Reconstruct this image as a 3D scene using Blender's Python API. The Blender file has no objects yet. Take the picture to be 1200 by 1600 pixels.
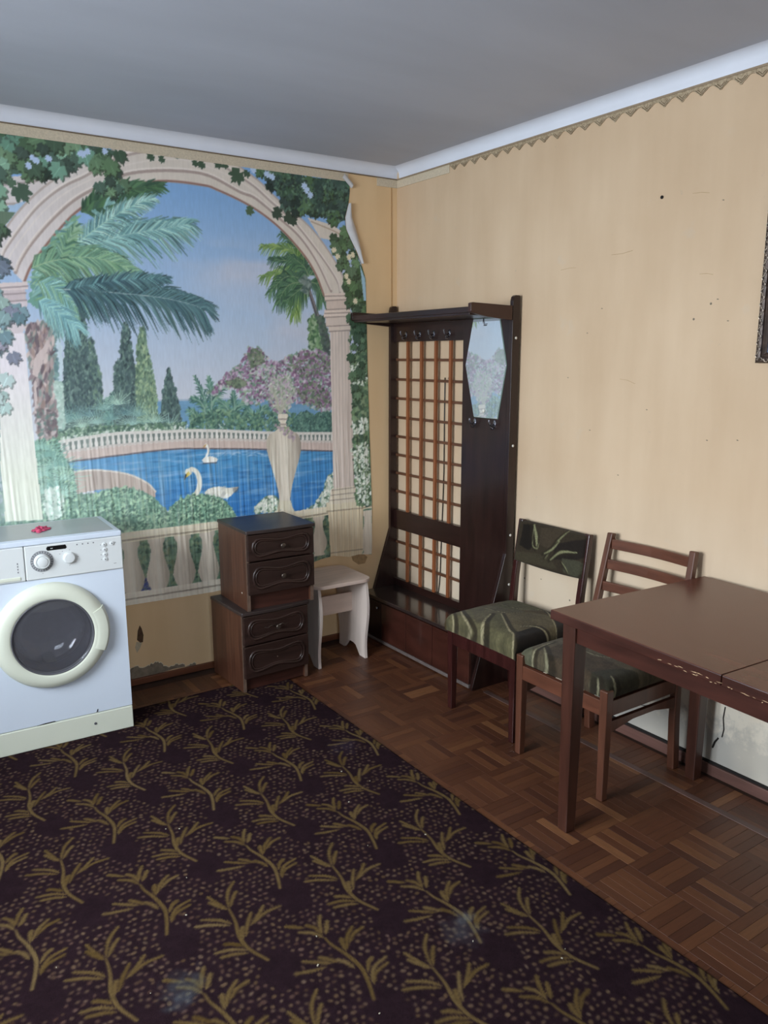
import bpy, bmesh, math, random
import numpy as np
from mathutils import Vector, Matrix, noise as mnoise

random.seed(7); rng = np.random.default_rng(7)
scene = bpy.context.scene
C = scene.collection
PI = math.pi

# ------------------------------------------------------------------ camera
cam = bpy.data.cameras.new('camera'); camo = bpy.data.objects.new('camera', cam); C.objects.link(camo)
cam.sensor_fit = 'HORIZONTAL'; cam.sensor_width = 36.0; cam.lens = 36.0 * 1249.5 / 1200.0
cam.clip_start = 0.05
CAM = Vector((-2.544, -3.622, 1.531)); YAW, PITCH, ROLL = 0.5961, 0.19284, -0.0023
fwd = Vector((math.sin(YAW) * math.cos(PITCH), math.cos(YAW) * math.cos(PITCH), -math.sin(PITCH)))
rgt = Vector((math.cos(YAW), -math.sin(YAW), 0)); upv = rgt.cross(fwd)
r2 = rgt * math.cos(ROLL) + upv * math.sin(ROLL); u2 = -rgt * math.sin(ROLL) + upv * math.cos(ROLL)
camo.matrix_world = Matrix(((r2.x, u2.x, -fwd.x, CAM.x), (r2.y, u2.y, -fwd.y, CAM.y), (r2.z, u2.z, -fwd.z, CAM.z), (0, 0, 0, 1)))
scene.camera = camo

# ------------------------------------------------------------------ sky, daylight, exposure
scene.view_settings.view_transform = 'Standard'; scene.view_settings.look = 'None'
scene.view_settings.gamma = 1.0; scene.view_settings.use_curve_mapping = False
scene.view_settings.exposure = 0.06
world = bpy.data.worlds.new('overcast_sky'); scene.world = world; world.use_nodes = True
world.node_tree.nodes['Background'].inputs['Color'].default_value = (0.70, 0.82, 1.0, 1)
world.node_tree.nodes['Background'].inputs['Strength'].default_value = 1.0
XL, YF, ZC = -3.45, -5.0, 2.487          # left wall, front wall, ceiling
WIN1 = dict(y0=-2.55, y1=-1.0, z0=0.85, z1=2.2)      # window in the left wall
WIN2 = dict(x0=-3.2, x1=-1.9, z0=0.85, z1=2.2)      # window in the wall behind the camera
def daylight(name, loc, rot, sx, sy, power, col):
    l = bpy.data.lights.new(name, 'AREA'); l.shape = 'RECTANGLE'; l.size = sx; l.size_y = sy; l.energy = power; l.color = col
    o = bpy.data.objects.new(name, l); C.objects.link(o); o.location = loc; o.rotation_euler = rot
    return o
daylight('daylight_left', (XL - 0.95, (WIN1['y0'] + WIN1['y1']) / 2, 1.95), (0, -PI / 2 + 0.24, 0), 1.9, 2.4, 390, (0.86, 0.93, 1.0))
daylight('daylight_front', ((WIN2['x0'] + WIN2['x1']) / 2, YF - 0.9, 1.9), (PI / 2 - 0.24, 0, 0), 1.6, 1.6, 78, (0.84, 0.92, 1.0))

# ------------------------------------------------------------------ helpers
def lin(c):
    c = np.asarray(c, float) / 255.0
    return np.where(c <= 0.04045, c / 12.92, ((c + 0.055) / 1.055) ** 2.4)
def U(s):
    return [tuple(int(v) / 1000.0 for v in p.split(',')) for p in s.split()]
def newmat(name):
    m = bpy.data.materials.new(name); m.use_nodes = True
    nt = m.node_tree; return m, nt, nt.nodes['Principled BSDF']
def node(nt, t, **kw):
    n = nt.nodes.new(t)
    for k, v in kw.items():
        if k.startswith('i_'):
            n.inputs[k[2:].replace('_', ' ')].default_value = v
        else: setattr(n, k, v)
    return n
def mat(name, rgb, rough=0.5, var=0.12, scale=30.0, stretch=(1, 1, 1), bump=0.0, metal=0.0, coat=0.0, rgb2=None, detail=4.0, spec=0.5, bscale=None):
    m, nt, b = newmat(name)
    tc = node(nt, 'ShaderNodeTexCoord'); mp = node(nt, 'ShaderNodeMapping'); mp.inputs['Scale'].default_value = stretch
    nz = node(nt, 'ShaderNodeTexNoise'); nz.inputs['Scale'].default_value = scale; nz.inputs['Detail'].default_value = detail
    nt.links.new(tc.outputs['Object'], mp.inputs['Vector']); nt.links.new(mp.outputs[0], nz.inputs['Vector'])
    c = lin(rgb); c2 = lin(rgb2) if rgb2 is not None else c * (1 + var)
    c1 = c if rgb2 is not None else c * (1 - var)
    cr = node(nt, 'ShaderNodeValToRGB'); cr.color_ramp.elements[0].position = 0.3; cr.color_ramp.elements[1].position = 0.7
    cr.color_ramp.elements[0].color = (*c1, 1); cr.color_ramp.elements[1].color = (*c2, 1)
    nt.links.new(nz.outputs['Fac'], cr.inputs['Fac']); nt.links.new(cr.outputs['Color'], b.inputs['Base Color'])
    b.inputs['Roughness'].default_value = rough; b.inputs['Metallic'].default_value = metal
    b.inputs['Coat Weight'].default_value = coat; b.inputs['Coat Roughness'].default_value = 0.12
    b.inputs['Specular IOR Level'].default_value = spec
    if bump:
        bp = node(nt, 'ShaderNodeBump'); bp.inputs['Strength'].default_value = bump; bp.inputs['Distance'].default_value = 0.004
        src = nz
        if bscale:
            src = node(nt, 'ShaderNodeTexNoise'); src.inputs['Scale'].default_value = bscale; src.inputs['Detail'].default_value = 3
            nt.links.new(tc.outputs['Object'], src.inputs['Vector'])
        nt.links.new(src.outputs['Fac'], bp.inputs['Height']); nt.links.new(bp.outputs['Normal'], b.inputs['Normal'])
    return m
def printmat(name, rough=0.6, gain=1.0, bump=0.0, bscale=600, sheen=0.0, spec=0.5):
    """a printed or woven surface: its colour comes from the mesh's colour attribute 'print'"""
    m, nt, b = newmat(name)
    at = node(nt, 'ShaderNodeAttribute', attribute_name='print')
    mx = node(nt, 'ShaderNodeVectorMath', operation='SCALE'); mx.inputs['Scale'].default_value = gain
    nt.links.new(at.outputs['Color'], mx.inputs[0]); nt.links.new(mx.outputs[0], b.inputs['Base Color'])
    b.inputs['Roughness'].default_value = rough; b.inputs['Sheen Weight'].default_value = sheen
    b.inputs['Specular IOR Level'].default_value = spec
    if bump:
        tc = node(nt, 'ShaderNodeTexCoord'); nz = node(nt, 'ShaderNodeTexNoise'); nz.inputs['Scale'].default_value = bscale
        bp = node(nt, 'ShaderNodeBump'); bp.inputs['Strength'].default_value = bump; bp.inputs['Distance'].default_value = 0.003
        nt.links.new(tc.outputs['Object'], nz.inputs['Vector']); nt.links.new(nz.outputs['Fac'], bp.inputs['Height'])
        nt.links.new(bp.outputs['Normal'], b.inputs['Normal'])
    return m
class MB:
    """collects shapes for ONE mesh object"""
    def __init__(s): s.bm = bmesh.new()
    def box(s, x0, x1, y0, y1, z0, z1, bev=0.0, M=None):
        b = s.bm; t = bmesh.new()
        v = [t.verts.new((x, y, z)) for x in (x0, x1) for y in (y0, y1) for z in (z0, z1)]
        for f in ((0, 1, 3, 2), (4, 6, 7, 5), (0, 4, 5, 1), (2, 3, 7, 6), (0, 2, 6, 4), (1, 5, 7, 3)): t.faces.new([v[i] for i in f])
        bmesh.ops.recalc_face_normals(t, faces=t.faces[:])
        if bev: bmesh.ops.bevel(t, geom=t.edges[:] , offset=bev, segments=2, affect='EDGES', profile=0.5)
        s._add(t, M); return s
    def _add(s, t, M=None):
        if M is not None: bmesh.ops.transform(t, matrix=M, verts=t.verts[:])
        me = bpy.data.meshes.new('tmp'); t.to_mesh(me); t.free(); s.bm.from_mesh(me); bpy.data.meshes.remove(me)
    def prism(s, pts, axis, a, b_, bev=0.0, M=None):
        """polygon pts (2D) extruded along axis from a to b_. axis x: pts are (y,z); y: (x,z); z: (x,y)"""
        t = bmesh.new()
        def P(p, w): return {'x': (w, p[0], p[1]), 'y': (p[0], w, p[1]), 'z': (p[0], p[1], w)}[axis]
        A = [t.verts.new(P(p, a)) for p in pts]; B = [t.verts.new(P(p, b_)) for p in pts]
        t.faces.new(A); t.faces.new(B[::-1]); n = len(pts)
        for i in range(n): t.faces.new((A[i], B[i], B[(i + 1) % n], A[(i + 1) % n]))
        bmesh.ops.recalc_face_normals(t, faces=t.faces[:])
        if bev: bmesh.ops.bevel(t, geom=t.edges[:], offset=bev, segments=2, affect='EDGES', profile=0.5)
        s._add(t, M); return s
    def lathe(s, prof, n=32, M=None, caps=True):
        """prof: (r, h) along local z"""
        t = bmesh.new(); rings = []
        for r, h in prof:
            rings.append([t.verts.new((r * math.cos(2 * PI * k / n), r * math.sin(2 * PI * k / n), h)) for k in range(n)])
        for A, B in zip(rings, rings[1:]):
            for k in range(n): t.faces.new((A[k], A[(k + 1) % n], B[(k + 1) % n], B[k]))
        if caps:
            t.faces.new(rings[0][::-1]); t.faces.new(rings[-1])
        bmesh.ops.recalc_face_normals(t, faces=t.faces[:])
        s._add(t, M); return s
    def tube(s, pts, r, n=8, r1=None):
        t = bmesh.new(); rings = []; m = len(pts)
        pts = [Vector(p) for p in pts]
        for i, p in enumerate(pts):
            d = (pts[min(i + 1, m - 1)] - pts[max(i - 1, 0)]).normalized()
            a = d.cross(Vector((0, 0, 1)) if abs(d.z) < 0.9 else Vector((1, 0, 0))).normalized(); b2 = d.cross(a)
            rr = r if r1 is None else r + (r1 - r) * i / (m - 1)
            rings.append([t.verts.new(p + (a * math.cos(2 * PI * k / n) + b2 * math.sin(2 * PI * k / n)) * rr) for k in range(n)])
        for A, B in zip(rings, rings[1:]):
            for k in range(n): t.faces.new((A[k], A[(k + 1) % n], B[(k + 1) % n], B[k]))
        t.faces.new(rings[0][::-1]); t.faces.new(rings[-1])
        bmesh.ops.recalc_face_normals(t, faces=t.faces[:])
        s._add(t); return s
    def beam(s, pts, w, d, side=(0, 1, 0), bev=0.002, w1=None, d1=None):
        """rectangular bar through pts; w across 'side', d across the other way, tapering to w1, d1"""
        t = bmesh.new(); rings = []; m = len(pts); pts = [Vector(p) for p in pts]; sd = Vector(side)
        for i, p in enumerate(pts):
            dr = (pts[min(i + 1, m - 1)] - pts[max(i - 1, 0)]).normalized(); o = dr.cross(sd).normalized()
            f = i / (m - 1); ww = w + ((w1 if w1 else w) - w) * f; dd = d + ((d1 if d1 else d) - d) * f
            rings.append([t.verts.new(p + sd * (ww / 2 * a) + o * (dd / 2 * b)) for a, b in ((-1, -1), (1, -1), (1, 1), (-1, 1))])
        for A, B in zip(rings, rings[1:]):
            for k in range(4): t.faces.new((A[k], A[(k + 1) % 4], B[(k + 1) % 4], B[k]))
        t.faces.new(rings[0][::-1]); t.faces.new(rings[-1])
        bmesh.ops.recalc_face_normals(t, faces=t.faces[:])
        if bev: bmesh.ops.bevel(t, geom=[e for e in t.edges if len(e.link_faces) == 2 and e.calc_face_angle(0) > 0.9], offset=bev, segments=2, affect='EDGES', profile=0.5)
        s._add(t); return s
    def done(s, name, m, parent=None, smooth=False, shade_angle=None):
        me = bpy.data.meshes.new(name); s.bm.to_mesh(me); s.bm.free()
        for x in (m if isinstance(m, (list, tuple)) else [m]): me.materials.append(x)
        if smooth:
            me.shade_smooth()
            if shade_angle: me.set_sharp_from_angle(angle=shade_angle)
        o = bpy.data.objects.new(name, me); C.objects.link(o)
        if parent: o.parent = parent
        return o
def gridmesh(name, V, nu, nv, m, col=None, parent=None, smooth=True, keep=None):
    """V: (nu*nv, 3) points, index i*nv+j; col: linear rgb per vertex"""
    me = bpy.data.meshes.new(name); i, j = np.meshgrid(np.arange(nu - 1), np.arange(nv - 1), indexing='ij')
    a = (i * nv + j).ravel(); q = np.stack([a, a + nv, a + nv + 1, a + 1], 1)
    if keep is not None: q = q[keep.ravel()]
    me.vertices.add(len(V)); me.vertices.foreach_set('co', np.ascontiguousarray(V, dtype=np.float32).ravel())
    me.loops.add(q.size); me.loops.foreach_set('vertex_index', q.ravel().astype(np.int32))
    me.polygons.add(len(q)); me.polygons.foreach_set('loop_start', np.arange(0, q.size, 4, dtype=np.int32))
    me.update(calc_edges=True)
    if col is not None:
        ca = me.color_attributes.new('print', 'FLOAT_COLOR', 'POINT')
        rgba = np.ones((len(V), 4), np.float32); rgba[:, :3] = col; ca.data.foreach_set('color', rgba.ravel())
    if smooth: me.shade_smooth()
    me.materials.append(m); o = bpy.data.objects.new(name, me); C.objects.link(o)
    if parent: o.parent = parent
    return o
def tag(o, label, cat, group=None, kind=None):
    o['label'] = label; o['category'] = cat
    if group: o['group'] = group
    if kind: o['kind'] = kind
    return o
def struct(o): o['kind'] = 'structure'; return o
def thing(name, label, cat, loc=(0, 0, 0), rz=0.0, group=None):
    o = bpy.data.objects.new(name, None); C.objects.link(o); o.location = loc; o.rotation_euler = (0, 0, rz)
    o.empty_display_size = 0.05
    return tag(o, label, cat, group)
def RX(a): return Matrix.Rotation(a, 4, 'X')
def RY(a): return Matrix.Rotation(a, 4, 'Y')
def TR(*v): return Matrix.Translation(Vector(v))

# ------------------------------------------------------------------ a small painter for prints and weaves
def spline(pts, n=8):
    p = [np.array(q, float) for q in pts]; p = [2 * p[0] - p[1]] + p + [2 * p[-1] - p[-2]]; out = []
    for k in range(1, len(p) - 2):
        for t in np.linspace(0, 1, n, endpoint=False):
            a, b, c, d = p[k - 1:k + 3]
            out.append(0.5 * (2 * b + (c - a) * t + (2 * a - 5 * b + 4 * c - d) * t * t + (3 * b - a - 3 * c + d) * t ** 3))
    out.append(p[-2]); return out
def hashn(ix, iy, seed):
    n = (ix.astype(np.int64) * 374761393 + iy.astype(np.int64) * 668265263 + seed * 982451653) & 0x7fffffff
    n = ((n ^ (n >> 13)) * 1274126177) & 0x7fffffff
    return ((n ^ (n >> 16)) & 0xffff) / 65535.0
def vnoise(u, v, seed=0):
    iu = np.floor(u); iv = np.floor(v); fu = u - iu; fv = v - iv; fu = fu * fu * (3 - 2 * fu); fv = fv * fv * (3 - 2 * fv)
    h = lambda a, b: hashn(iu + a, iv + b, seed)
    return (h(0, 0) * (1 - fu) + h(1, 0) * fu) * (1 - fv) + (h(0, 1) * (1 - fu) + h(1, 1) * fu) * fv
def fbm(u, v, seed=0, oct=4):
    s = 0; a = 0.5; t = 0
    for k in range(oct):
        s = s + a * vnoise(u * 2 ** k, v * 2 ** k, seed + k); t += a; a *= 0.5
    return s / t
class Canvas:
    def __init__(s, u0, v0, u1, v1, res, base):
        s.u0, s.v0, s.res = u0, v0, res; s.nu = int((u1 - u0) / res) + 1; s.nv = int((v1 - v0) / res) + 1
        s.A = np.empty((s.nu, s.nv, 3), np.float32); s.A[:] = base
        s.uu = u0 + np.arange(s.nu) * res; s.vv = v0 + np.arange(s.nv) * res
    def win(s, a0, b0, a1, b1):
        i0 = max(0, int((a0 - s.u0) / s.res)); i1 = min(s.nu, int((a1 - s.u0) / s.res) + 2)
        j0 = max(0, int((b0 - s.v0) / s.res)); j1 = min(s.nv, int((b1 - s.v0) / s.res) + 2)
        if i1 <= i0 or j1 <= j0: return None
        return slice(i0, i1), slice(j0, j1), s.uu[i0:i1, None], s.vv[None, j0:j1]
    def mix(s, si, sj, mask, col, alpha=1.0):
        t = s.A[si, sj]; m = (mask * alpha)[..., None]; t += (np.asarray(col, np.float32) - t) * m
    def mask(s, pts, Ug, Vg):
        m = np.zeros(np.broadcast(Ug, Vg).shape, bool); x = [p[0] for p in pts]; y = [p[1] for p in pts]; n = len(pts)
        for k in range(n):
            x0, y0, x1, y1 = x[k], y[k], x[(k + 1) % n], y[(k + 1) % n]
            if y0 == y1: continue
            c = (y0 > Vg) != (y1 > Vg); xi = (x1 - x0) * (Vg - y0) / (y1 - y0) + x0
            m ^= c & (Ug < xi)
        return m
    def poly(s, pts, col, alpha=1.0, jag=0.0, js=60.0, seed=1):
        w = s.win(min(p[0] for p in pts) - jag, min(p[1] for p in pts) - jag, max(p[0] for p in pts) + jag, max(p[1] for p in pts) + jag)
        if w is None: return
        si, sj, Ug, Vg = w; Uq, Vq = Ug, Vg
        if jag:
            Uq = Ug + (fbm(Ug * js + 0 * Vg, Vg * js + 0 * Ug, seed, 2) - 0.5) * 2 * jag; Vq = Vg + (fbm(Ug * js + 31, Vg * js + 7, seed + 9, 2) - 0.5) * 2 * jag
        m = s.mask(pts, Uq, Vq)
        s.mix(si, sj, m, col(Ug + 0 * Vg, Vg + 0 * Ug) if callable(col) else col, alpha)
    def line(s, pts, w0, col, w1=None, alpha=1.0, w2=None):
        """stroke: half width runs w0 -> (w2 mid) -> w1"""
        w1 = w0 if w1 is None else w1; wm = max(w0, w1, w2 or 0)
        w = s.win(min(p[0] for p in pts) - wm, min(p[1] for p in pts) - wm, max(p[0] for p in pts) + wm, max(p[1] for p in pts) + wm)
        if w is None: return
        si, sj, Ug, Vg = w; cov = None; n = len(pts) - 1
        for k in range(n):
            ax, ay = pts[k]; bx, by = pts[k + 1]; dx, dy = bx - ax, by - ay; L = dx * dx + dy * dy + 1e-12
            t = np.clip(((Ug - ax) * dx + (Vg - ay) * dy) / L, 0, 1); g = (k + t) / n
            ww = w0 + (w1 - w0) * g if w2 is None else np.where(g < 0.5, w0 + (w2 - w0) * g * 2, w2 + (w1 - w2) * (g * 2 - 1))
            d = ww - np.hypot(Ug - ax - t * dx, Vg - ay - t * dy); cov = d if cov is None else np.maximum(cov, d)
        s.mix(si, sj, np.clip(cov / s.res + 0.5, 0, 1), col, alpha)
    def blob(s, u, v, a, b, ang, col, alpha=1.0):
        r = max(a, b); w = s.win(u - r, v - r, u + r, v + r)
        if w is None: return
        si, sj, Ug, Vg = w; ca, sa = math.cos(ang), math.sin(ang); x = (Ug - u) * ca + (Vg - v) * sa; y = -(Ug - u) * sa + (Vg - v) * ca
        d = 1 - np.sqrt((x / a) ** 2 + (y / b) ** 2); s.mix(si, sj, np.clip(d * min(a, b) / s.res + 0.5, 0, 1), col, alpha)
    def dabs(s, pts, n, size, cols, seed=1, alpha=0.9, asp=0.55, ang=None, jit=8):
        r = np.random.default_rng(seed); xs = [p[0] for p in pts]; ys = [p[1] for p in pts]; k = 0; tries = 0
        while k < n and tries < n * 8:
            u = r.uniform(min(xs), max(xs), 256); v = r.uniform(min(ys), max(ys), 256); tries += 256; ok = np.zeros(256, bool)
            for q in range(len(pts)):
                x0, y0 = pts[q]; x1, y1 = pts[(q + 1) % len(pts)]
                if y0 != y1: ok ^= ((y0 > v) != (y1 > v)) & (u < (x1 - x0) * (v - y0) / (y1 - y0) + x0)
            for a, b in zip(u[ok], v[ok]):
                c = np.array(cols[r.integers(len(cols))]) + r.normal(0, jit); z = size * r.uniform(0.6, 1.5)
                s.blob(a, b, z, z * asp, r.uniform(0, PI) if ang is None else ang + r.normal(0, 0.35), c, alpha); k += 1
                if k >= n: break
    def leaf(s, u, v, r, ang, col, alpha=1.0):
        pr = [(0, 1.0), (0.16, 0.72), (0.30, 0.78), (0.44, 0.56), (0.66, 0.80), (0.80, 0.86), (0.94, 0.70), (1.12, 0.55), (1.40, 0.66), (1.62, 0.62), (2.2, 0.42), (2.7, 0.46), (PI, 0.14)]
        pr = pr + [(2 * PI - a, q) for a, q in pr[-2:0:-1]]
        s.poly([(u + r * q * math.cos(a + ang), v + r * q * math.sin(a + ang)) for a, q in pr], col, alpha)
    def frond(s, pts, n, L, cols, seed=1, droop=0.35, w=0.004, back=0.9, both=True, spread=0.75, rach=None):
        r = np.random.default_rng(seed); P = spline(pts, 12); m = len(P)
        for k in range(n):
            f = (k + 0.5) / n; q = f * (m - 1); i = min(int(q), m - 2); p = P[i] + (P[i + 1] - P[i]) * (q - i); d = P[i + 1] - P[i]
            a = math.atan2(d[1], d[0]); ln = L * (0.45 + 0.9 * math.sin(PI * min(1, 0.15 + f * 0.8))) * r.uniform(0.8, 1.15)
            for sg in ((1, -1) if both else (1,)):
                t = a + sg * spread * (1.15 - 0.65 * f) + r.normal(0, 0.08); e = p + ln * np.array([math.cos(t), math.sin(t)]); mid = p + (e - p) * 0.5
                e = e + np.array([0, -droop * ln * r.uniform(0.6, 1.2)])
                s.line([p, mid, e], w, np.array(cols[r.integers(len(cols))]) + r.normal(0, 8), w * 0.25, w2=w * 0.9)
        if rach is not None: s.line(P, w * 0.9, rach, w * 0.3)
    def sample(s, u, v):
        x = np.clip((u - s.u0) / s.res, 0, s.nu - 1.001); y = np.clip((v - s.v0) / s.res, 0, s.nv - 1.001); i = x.astype(int); j = y.astype(int); fx = (x - i)[..., None]; fy = (y - j)[..., None]
        A = s.A; c = (A[i, j] * (1 - fx) + A[i + 1, j] * fx) * (1 - fy) + (A[i, j + 1] * (1 - fx) + A[i + 1, j + 1] * fx) * fy
        return lin(np.clip(c, 0, 255))

# ================================================================== the room
def wallpaper(name, axis, base, dark, stain_and_pale=False):
    m, nt, b = newmat(name); L = nt.links.new
    geo = node(nt, 'ShaderNodeNewGeometry'); sep = node(nt, 'ShaderNodeSeparateXYZ'); L(geo.outputs['Position'], sep.inputs[0])
    n1 = node(nt, 'ShaderNodeTexNoise'); n1.inputs['Scale'].default_value = 2.2; n1.inputs['Detail'].default_value = 5; L(geo.outputs['Position'], n1.inputs['Vector'])
    mp = node(nt, 'ShaderNodeMapping'); mp.inputs['Scale'].default_value = (9, 9, 1.6); L(geo.outputs['Position'], mp.inputs['Vector'])
    n2 = node(nt, 'ShaderNodeTexNoise'); n2.inputs['Scale'].default_value = 1.0; n2.inputs['Detail'].default_value = 3; L(mp.outputs[0], n2.inputs['Vector'])
    ad = node(nt, 'ShaderNodeMath', operation='ADD'); L(n1.outputs['Fac'], ad.inputs[0]); L(n2.outputs['Fac'], ad.inputs[1])
    cr = node(nt, 'ShaderNodeValToRGB'); e = cr.color_ramp.elements; e[0].position = 0.66 / 2; e[1].position = 1.34 / 2
    e[0].color = (*lin(dark), 1); e[1].color = (*lin(base), 1)
    hf = node(nt, 'ShaderNodeMath', operation='MULTIPLY'); hf.inputs[1].default_value = 0.5; L(ad.outputs[0], hf.inputs[0]); L(hf.outputs[0], cr.inputs['Fac'])
    out = cr.outputs['Color']
    if stain_and_pale:                                   # damp, mouldy wallpaper low on the wall beside the table
        n3 = node(nt, 'ShaderNodeTexNoise'); n3.inputs['Scale'].default_value = 7; n3.inputs['Detail'].default_value = 6; L(geo.outputs['Position'], n3.inputs['Vector'])
        zz = node(nt, 'ShaderNodeMapRange'); zz.inputs['From Min'].default_value = 0.50; zz.inputs['From Max'].default_value = 0.16; L(sep.outputs['Z'], zz.inputs['Value'])
        yz = node(nt, 'ShaderNodeMapRange'); yz.inputs['From Min'].default_value = -1.1; yz.inputs['From Max'].default_value = -1.7; L(sep.outputs['Y'], yz.inputs['Value'])
        zy = node(nt, 'ShaderNodeMath', operation='MULTIPLY'); L(zz.outputs[0], zy.inputs[0]); L(yz.outputs[0], zy.inputs[1])
        a1 = node(nt, 'ShaderNodeMath', operation='MULTIPLY_ADD'); a1.inputs[1].default_value = 1.3; L(n3.outputs['Fac'], a1.inputs[0])
        zm = node(nt, 'ShaderNodeMath', operation='SUBTRACT'); zm.inputs[1].default_value = 0.62; L(zy.outputs[0], zm.inputs[0]); L(zm.outputs[0], a1.inputs[2])
        c1 = node(nt, 'ShaderNodeValToRGB'); c1.color_ramp.elements[0].position = 0.25; c1.color_ramp.elements[1].position = 0.75; L(a1.outputs[0], c1.inputs['Fac'])
        cf = node(nt, 'ShaderNodeMath', operation='MULTIPLY'); cf.inputs[1].default_value = .75; L(c1.outputs['Color'], cf.inputs[0]); mx = node(nt, 'ShaderNodeMixRGB'); L(cf.outputs[0], mx.inputs['Fac']); L(out, mx.inputs['Color1']); mx.inputs['Color2'].default_value = (*lin((196, 197, 190)), 1)
        n4 = node(nt, 'ShaderNodeTexNoise'); n4.inputs['Scale'].default_value = 26; n4.inputs['Detail'].default_value = 7; n4.inputs['Roughness'].default_value = 0.7; L(geo.outputs['Position'], n4.inputs['Vector'])
        z2 = node(nt, 'ShaderNodeMapRange'); z2.inputs['From Min'].default_value = 0.34; z2.inputs['From Max'].default_value = 0.02; L(sep.outputs['Z'], z2.inputs['Value'])
        a2 = node(nt, 'ShaderNodeMath', operation='MULTIPLY_ADD'); a2.inputs[1].default_value = 1.5; L(n4.outputs['Fac'], a2.inputs[0])
        zn = node(nt, 'ShaderNodeMath', operation='SUBTRACT'); zn.inputs[1].default_value = 0.60; zq = node(nt, 'ShaderNodeMath', operation='MULTIPLY'); L(z2.outputs[0], zq.inputs[0]); L(yz.outputs[0], zq.inputs[1]); L(zq.outputs[0], zn.inputs[0]); L(zn.outputs[0], a2.inputs[2])
        c2 = node(nt, 'ShaderNodeValToRGB'); c2.color_ramp.elements[0].position = 0.40; c2.color_ramp.elements[1].position = 0.72; L(a2.outputs[0], c2.inputs['Fac'])
        mx2 = node(nt, 'ShaderNodeMixRGB'); L(c2.outputs['Color'], mx2.inputs['Fac']); L(mx.outputs[0], mx2.inputs['Color1']); mx2.inputs['Color2'].default_value = (*lin((120, 126, 132)), 1)
        out = mx2.outputs[0]
        pass
    if stain_and_pale:                                   # the lower half turns paler towards the floor, broken by noise
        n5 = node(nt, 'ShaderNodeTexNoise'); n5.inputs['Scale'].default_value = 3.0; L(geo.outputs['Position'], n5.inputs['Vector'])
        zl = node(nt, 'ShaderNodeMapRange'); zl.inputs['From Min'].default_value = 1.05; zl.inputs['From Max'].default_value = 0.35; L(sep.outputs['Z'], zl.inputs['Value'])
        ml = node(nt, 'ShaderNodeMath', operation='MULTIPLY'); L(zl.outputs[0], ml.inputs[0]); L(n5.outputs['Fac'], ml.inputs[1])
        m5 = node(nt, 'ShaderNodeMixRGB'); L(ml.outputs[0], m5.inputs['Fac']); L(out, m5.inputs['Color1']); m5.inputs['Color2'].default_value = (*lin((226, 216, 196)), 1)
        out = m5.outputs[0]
    L(out, b.inputs['Base Color']); b.inputs['Roughness'].default_value = 0.75
    bp = node(nt, 'ShaderNodeBump'); bp.inputs['Strength'].default_value = 0.12; bp.inputs['Distance'].default_value = 0.01; L(ad.outputs[0], bp.inputs['Height']); L(bp.outputs['Normal'], b.inputs['Normal'])
    return m
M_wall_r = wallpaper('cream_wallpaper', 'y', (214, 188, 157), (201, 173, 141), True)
M_wall_b = wallpaper('apricot_wallpaper', 'x', (234, 202, 158), (222, 188, 142))
M_plain = mat('painted_plaster', (205, 200, 190), 0.8, 0.04, 3, bump=0.1)
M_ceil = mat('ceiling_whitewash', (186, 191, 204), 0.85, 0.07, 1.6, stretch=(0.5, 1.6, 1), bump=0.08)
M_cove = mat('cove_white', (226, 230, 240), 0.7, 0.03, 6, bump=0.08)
M_border = mat('border_paper', (208, 194, 170), 0.6, 0.1, 160, bump=0.3)
M_scallop = mat('scalloped_border_paper', (192, 174, 146), 0.6, 0.3, 150, stretch=(1, 1.0, 1.4), bump=0.4, rgb2=(142, 122, 94))
M_board = mat('baseboard_paint', (100, 70, 62), 0.5, 0.2, 14, stretch=(1, .3, 4))
M_board_b = mat('baseboard_brown', (104, 62, 42), 0.4, 0.2, 14, stretch=(.3, 1, 4))
M_dark = mat('dark_gap', (22, 18, 16), 0.9, 0.2, 20)
M_plaster = mat('bare_plaster', (128, 116, 100), 0.95, 0.25, 40, bump=0.5)
M_floorbed = mat('floor_bed', (58, 38, 28), 0.7, 0.2, 20)
M_white = mat('white_window_paint', (225, 225, 222), 0.35, 0.03, 10)
struct(MB().box(XL - .1, .1, YF - .1, .1, -.12, -.005).done('floor_slab_tmp', M_floorbed)).name = 'floor'
floor = bpy.data.objects['floor']
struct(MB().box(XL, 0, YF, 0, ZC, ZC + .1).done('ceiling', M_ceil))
wall_back = struct(MB().box(XL, 0, 0, .1, 0, ZC).done('wall_back', M_wall_b))
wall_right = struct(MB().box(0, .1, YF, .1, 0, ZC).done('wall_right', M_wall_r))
w = WIN1
struct(MB().box(XL - .2, XL, YF, w['y0'], 0, ZC).box(XL - .2, XL, w['y1'], .1, 0, ZC).box(XL - .2, XL, w['y0'], w['y1'], 0, w['z0']).box(XL - .2, XL, w['y0'], w['y1'], w['z1'], ZC).done('wall_left', M_plain))
w = WIN2
struct(MB().box(XL, w['x0'], YF - .2, YF, 0, ZC).box(w['x1'], .1, YF - .2, YF, 0, ZC).box(w['x0'], w['x1'], YF - .2, YF, 0, w['z0']).box(w['x0'], w['x1'], YF - .2, YF, w['z1'], ZC).done('wall_front', M_plain))
m, nt, b = newmat('window_glass'); g = nt.nodes.new('ShaderNodeBsdfGlossy'); g.inputs['Roughness'].default_value = 0.02; t = nt.nodes.new('ShaderNodeBsdfTransparent'); mx = nt.nodes.new('ShaderNodeMixShader'); mx.inputs['Fac'].default_value = 0.06
nt.links.new(t.outputs[0], mx.inputs[1]); nt.links.new(g.outputs[0], mx.inputs[2]); nt.links.new(mx.outputs[0], nt.nodes['Material Output'].inputs['Surface']); M_pane = m
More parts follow.
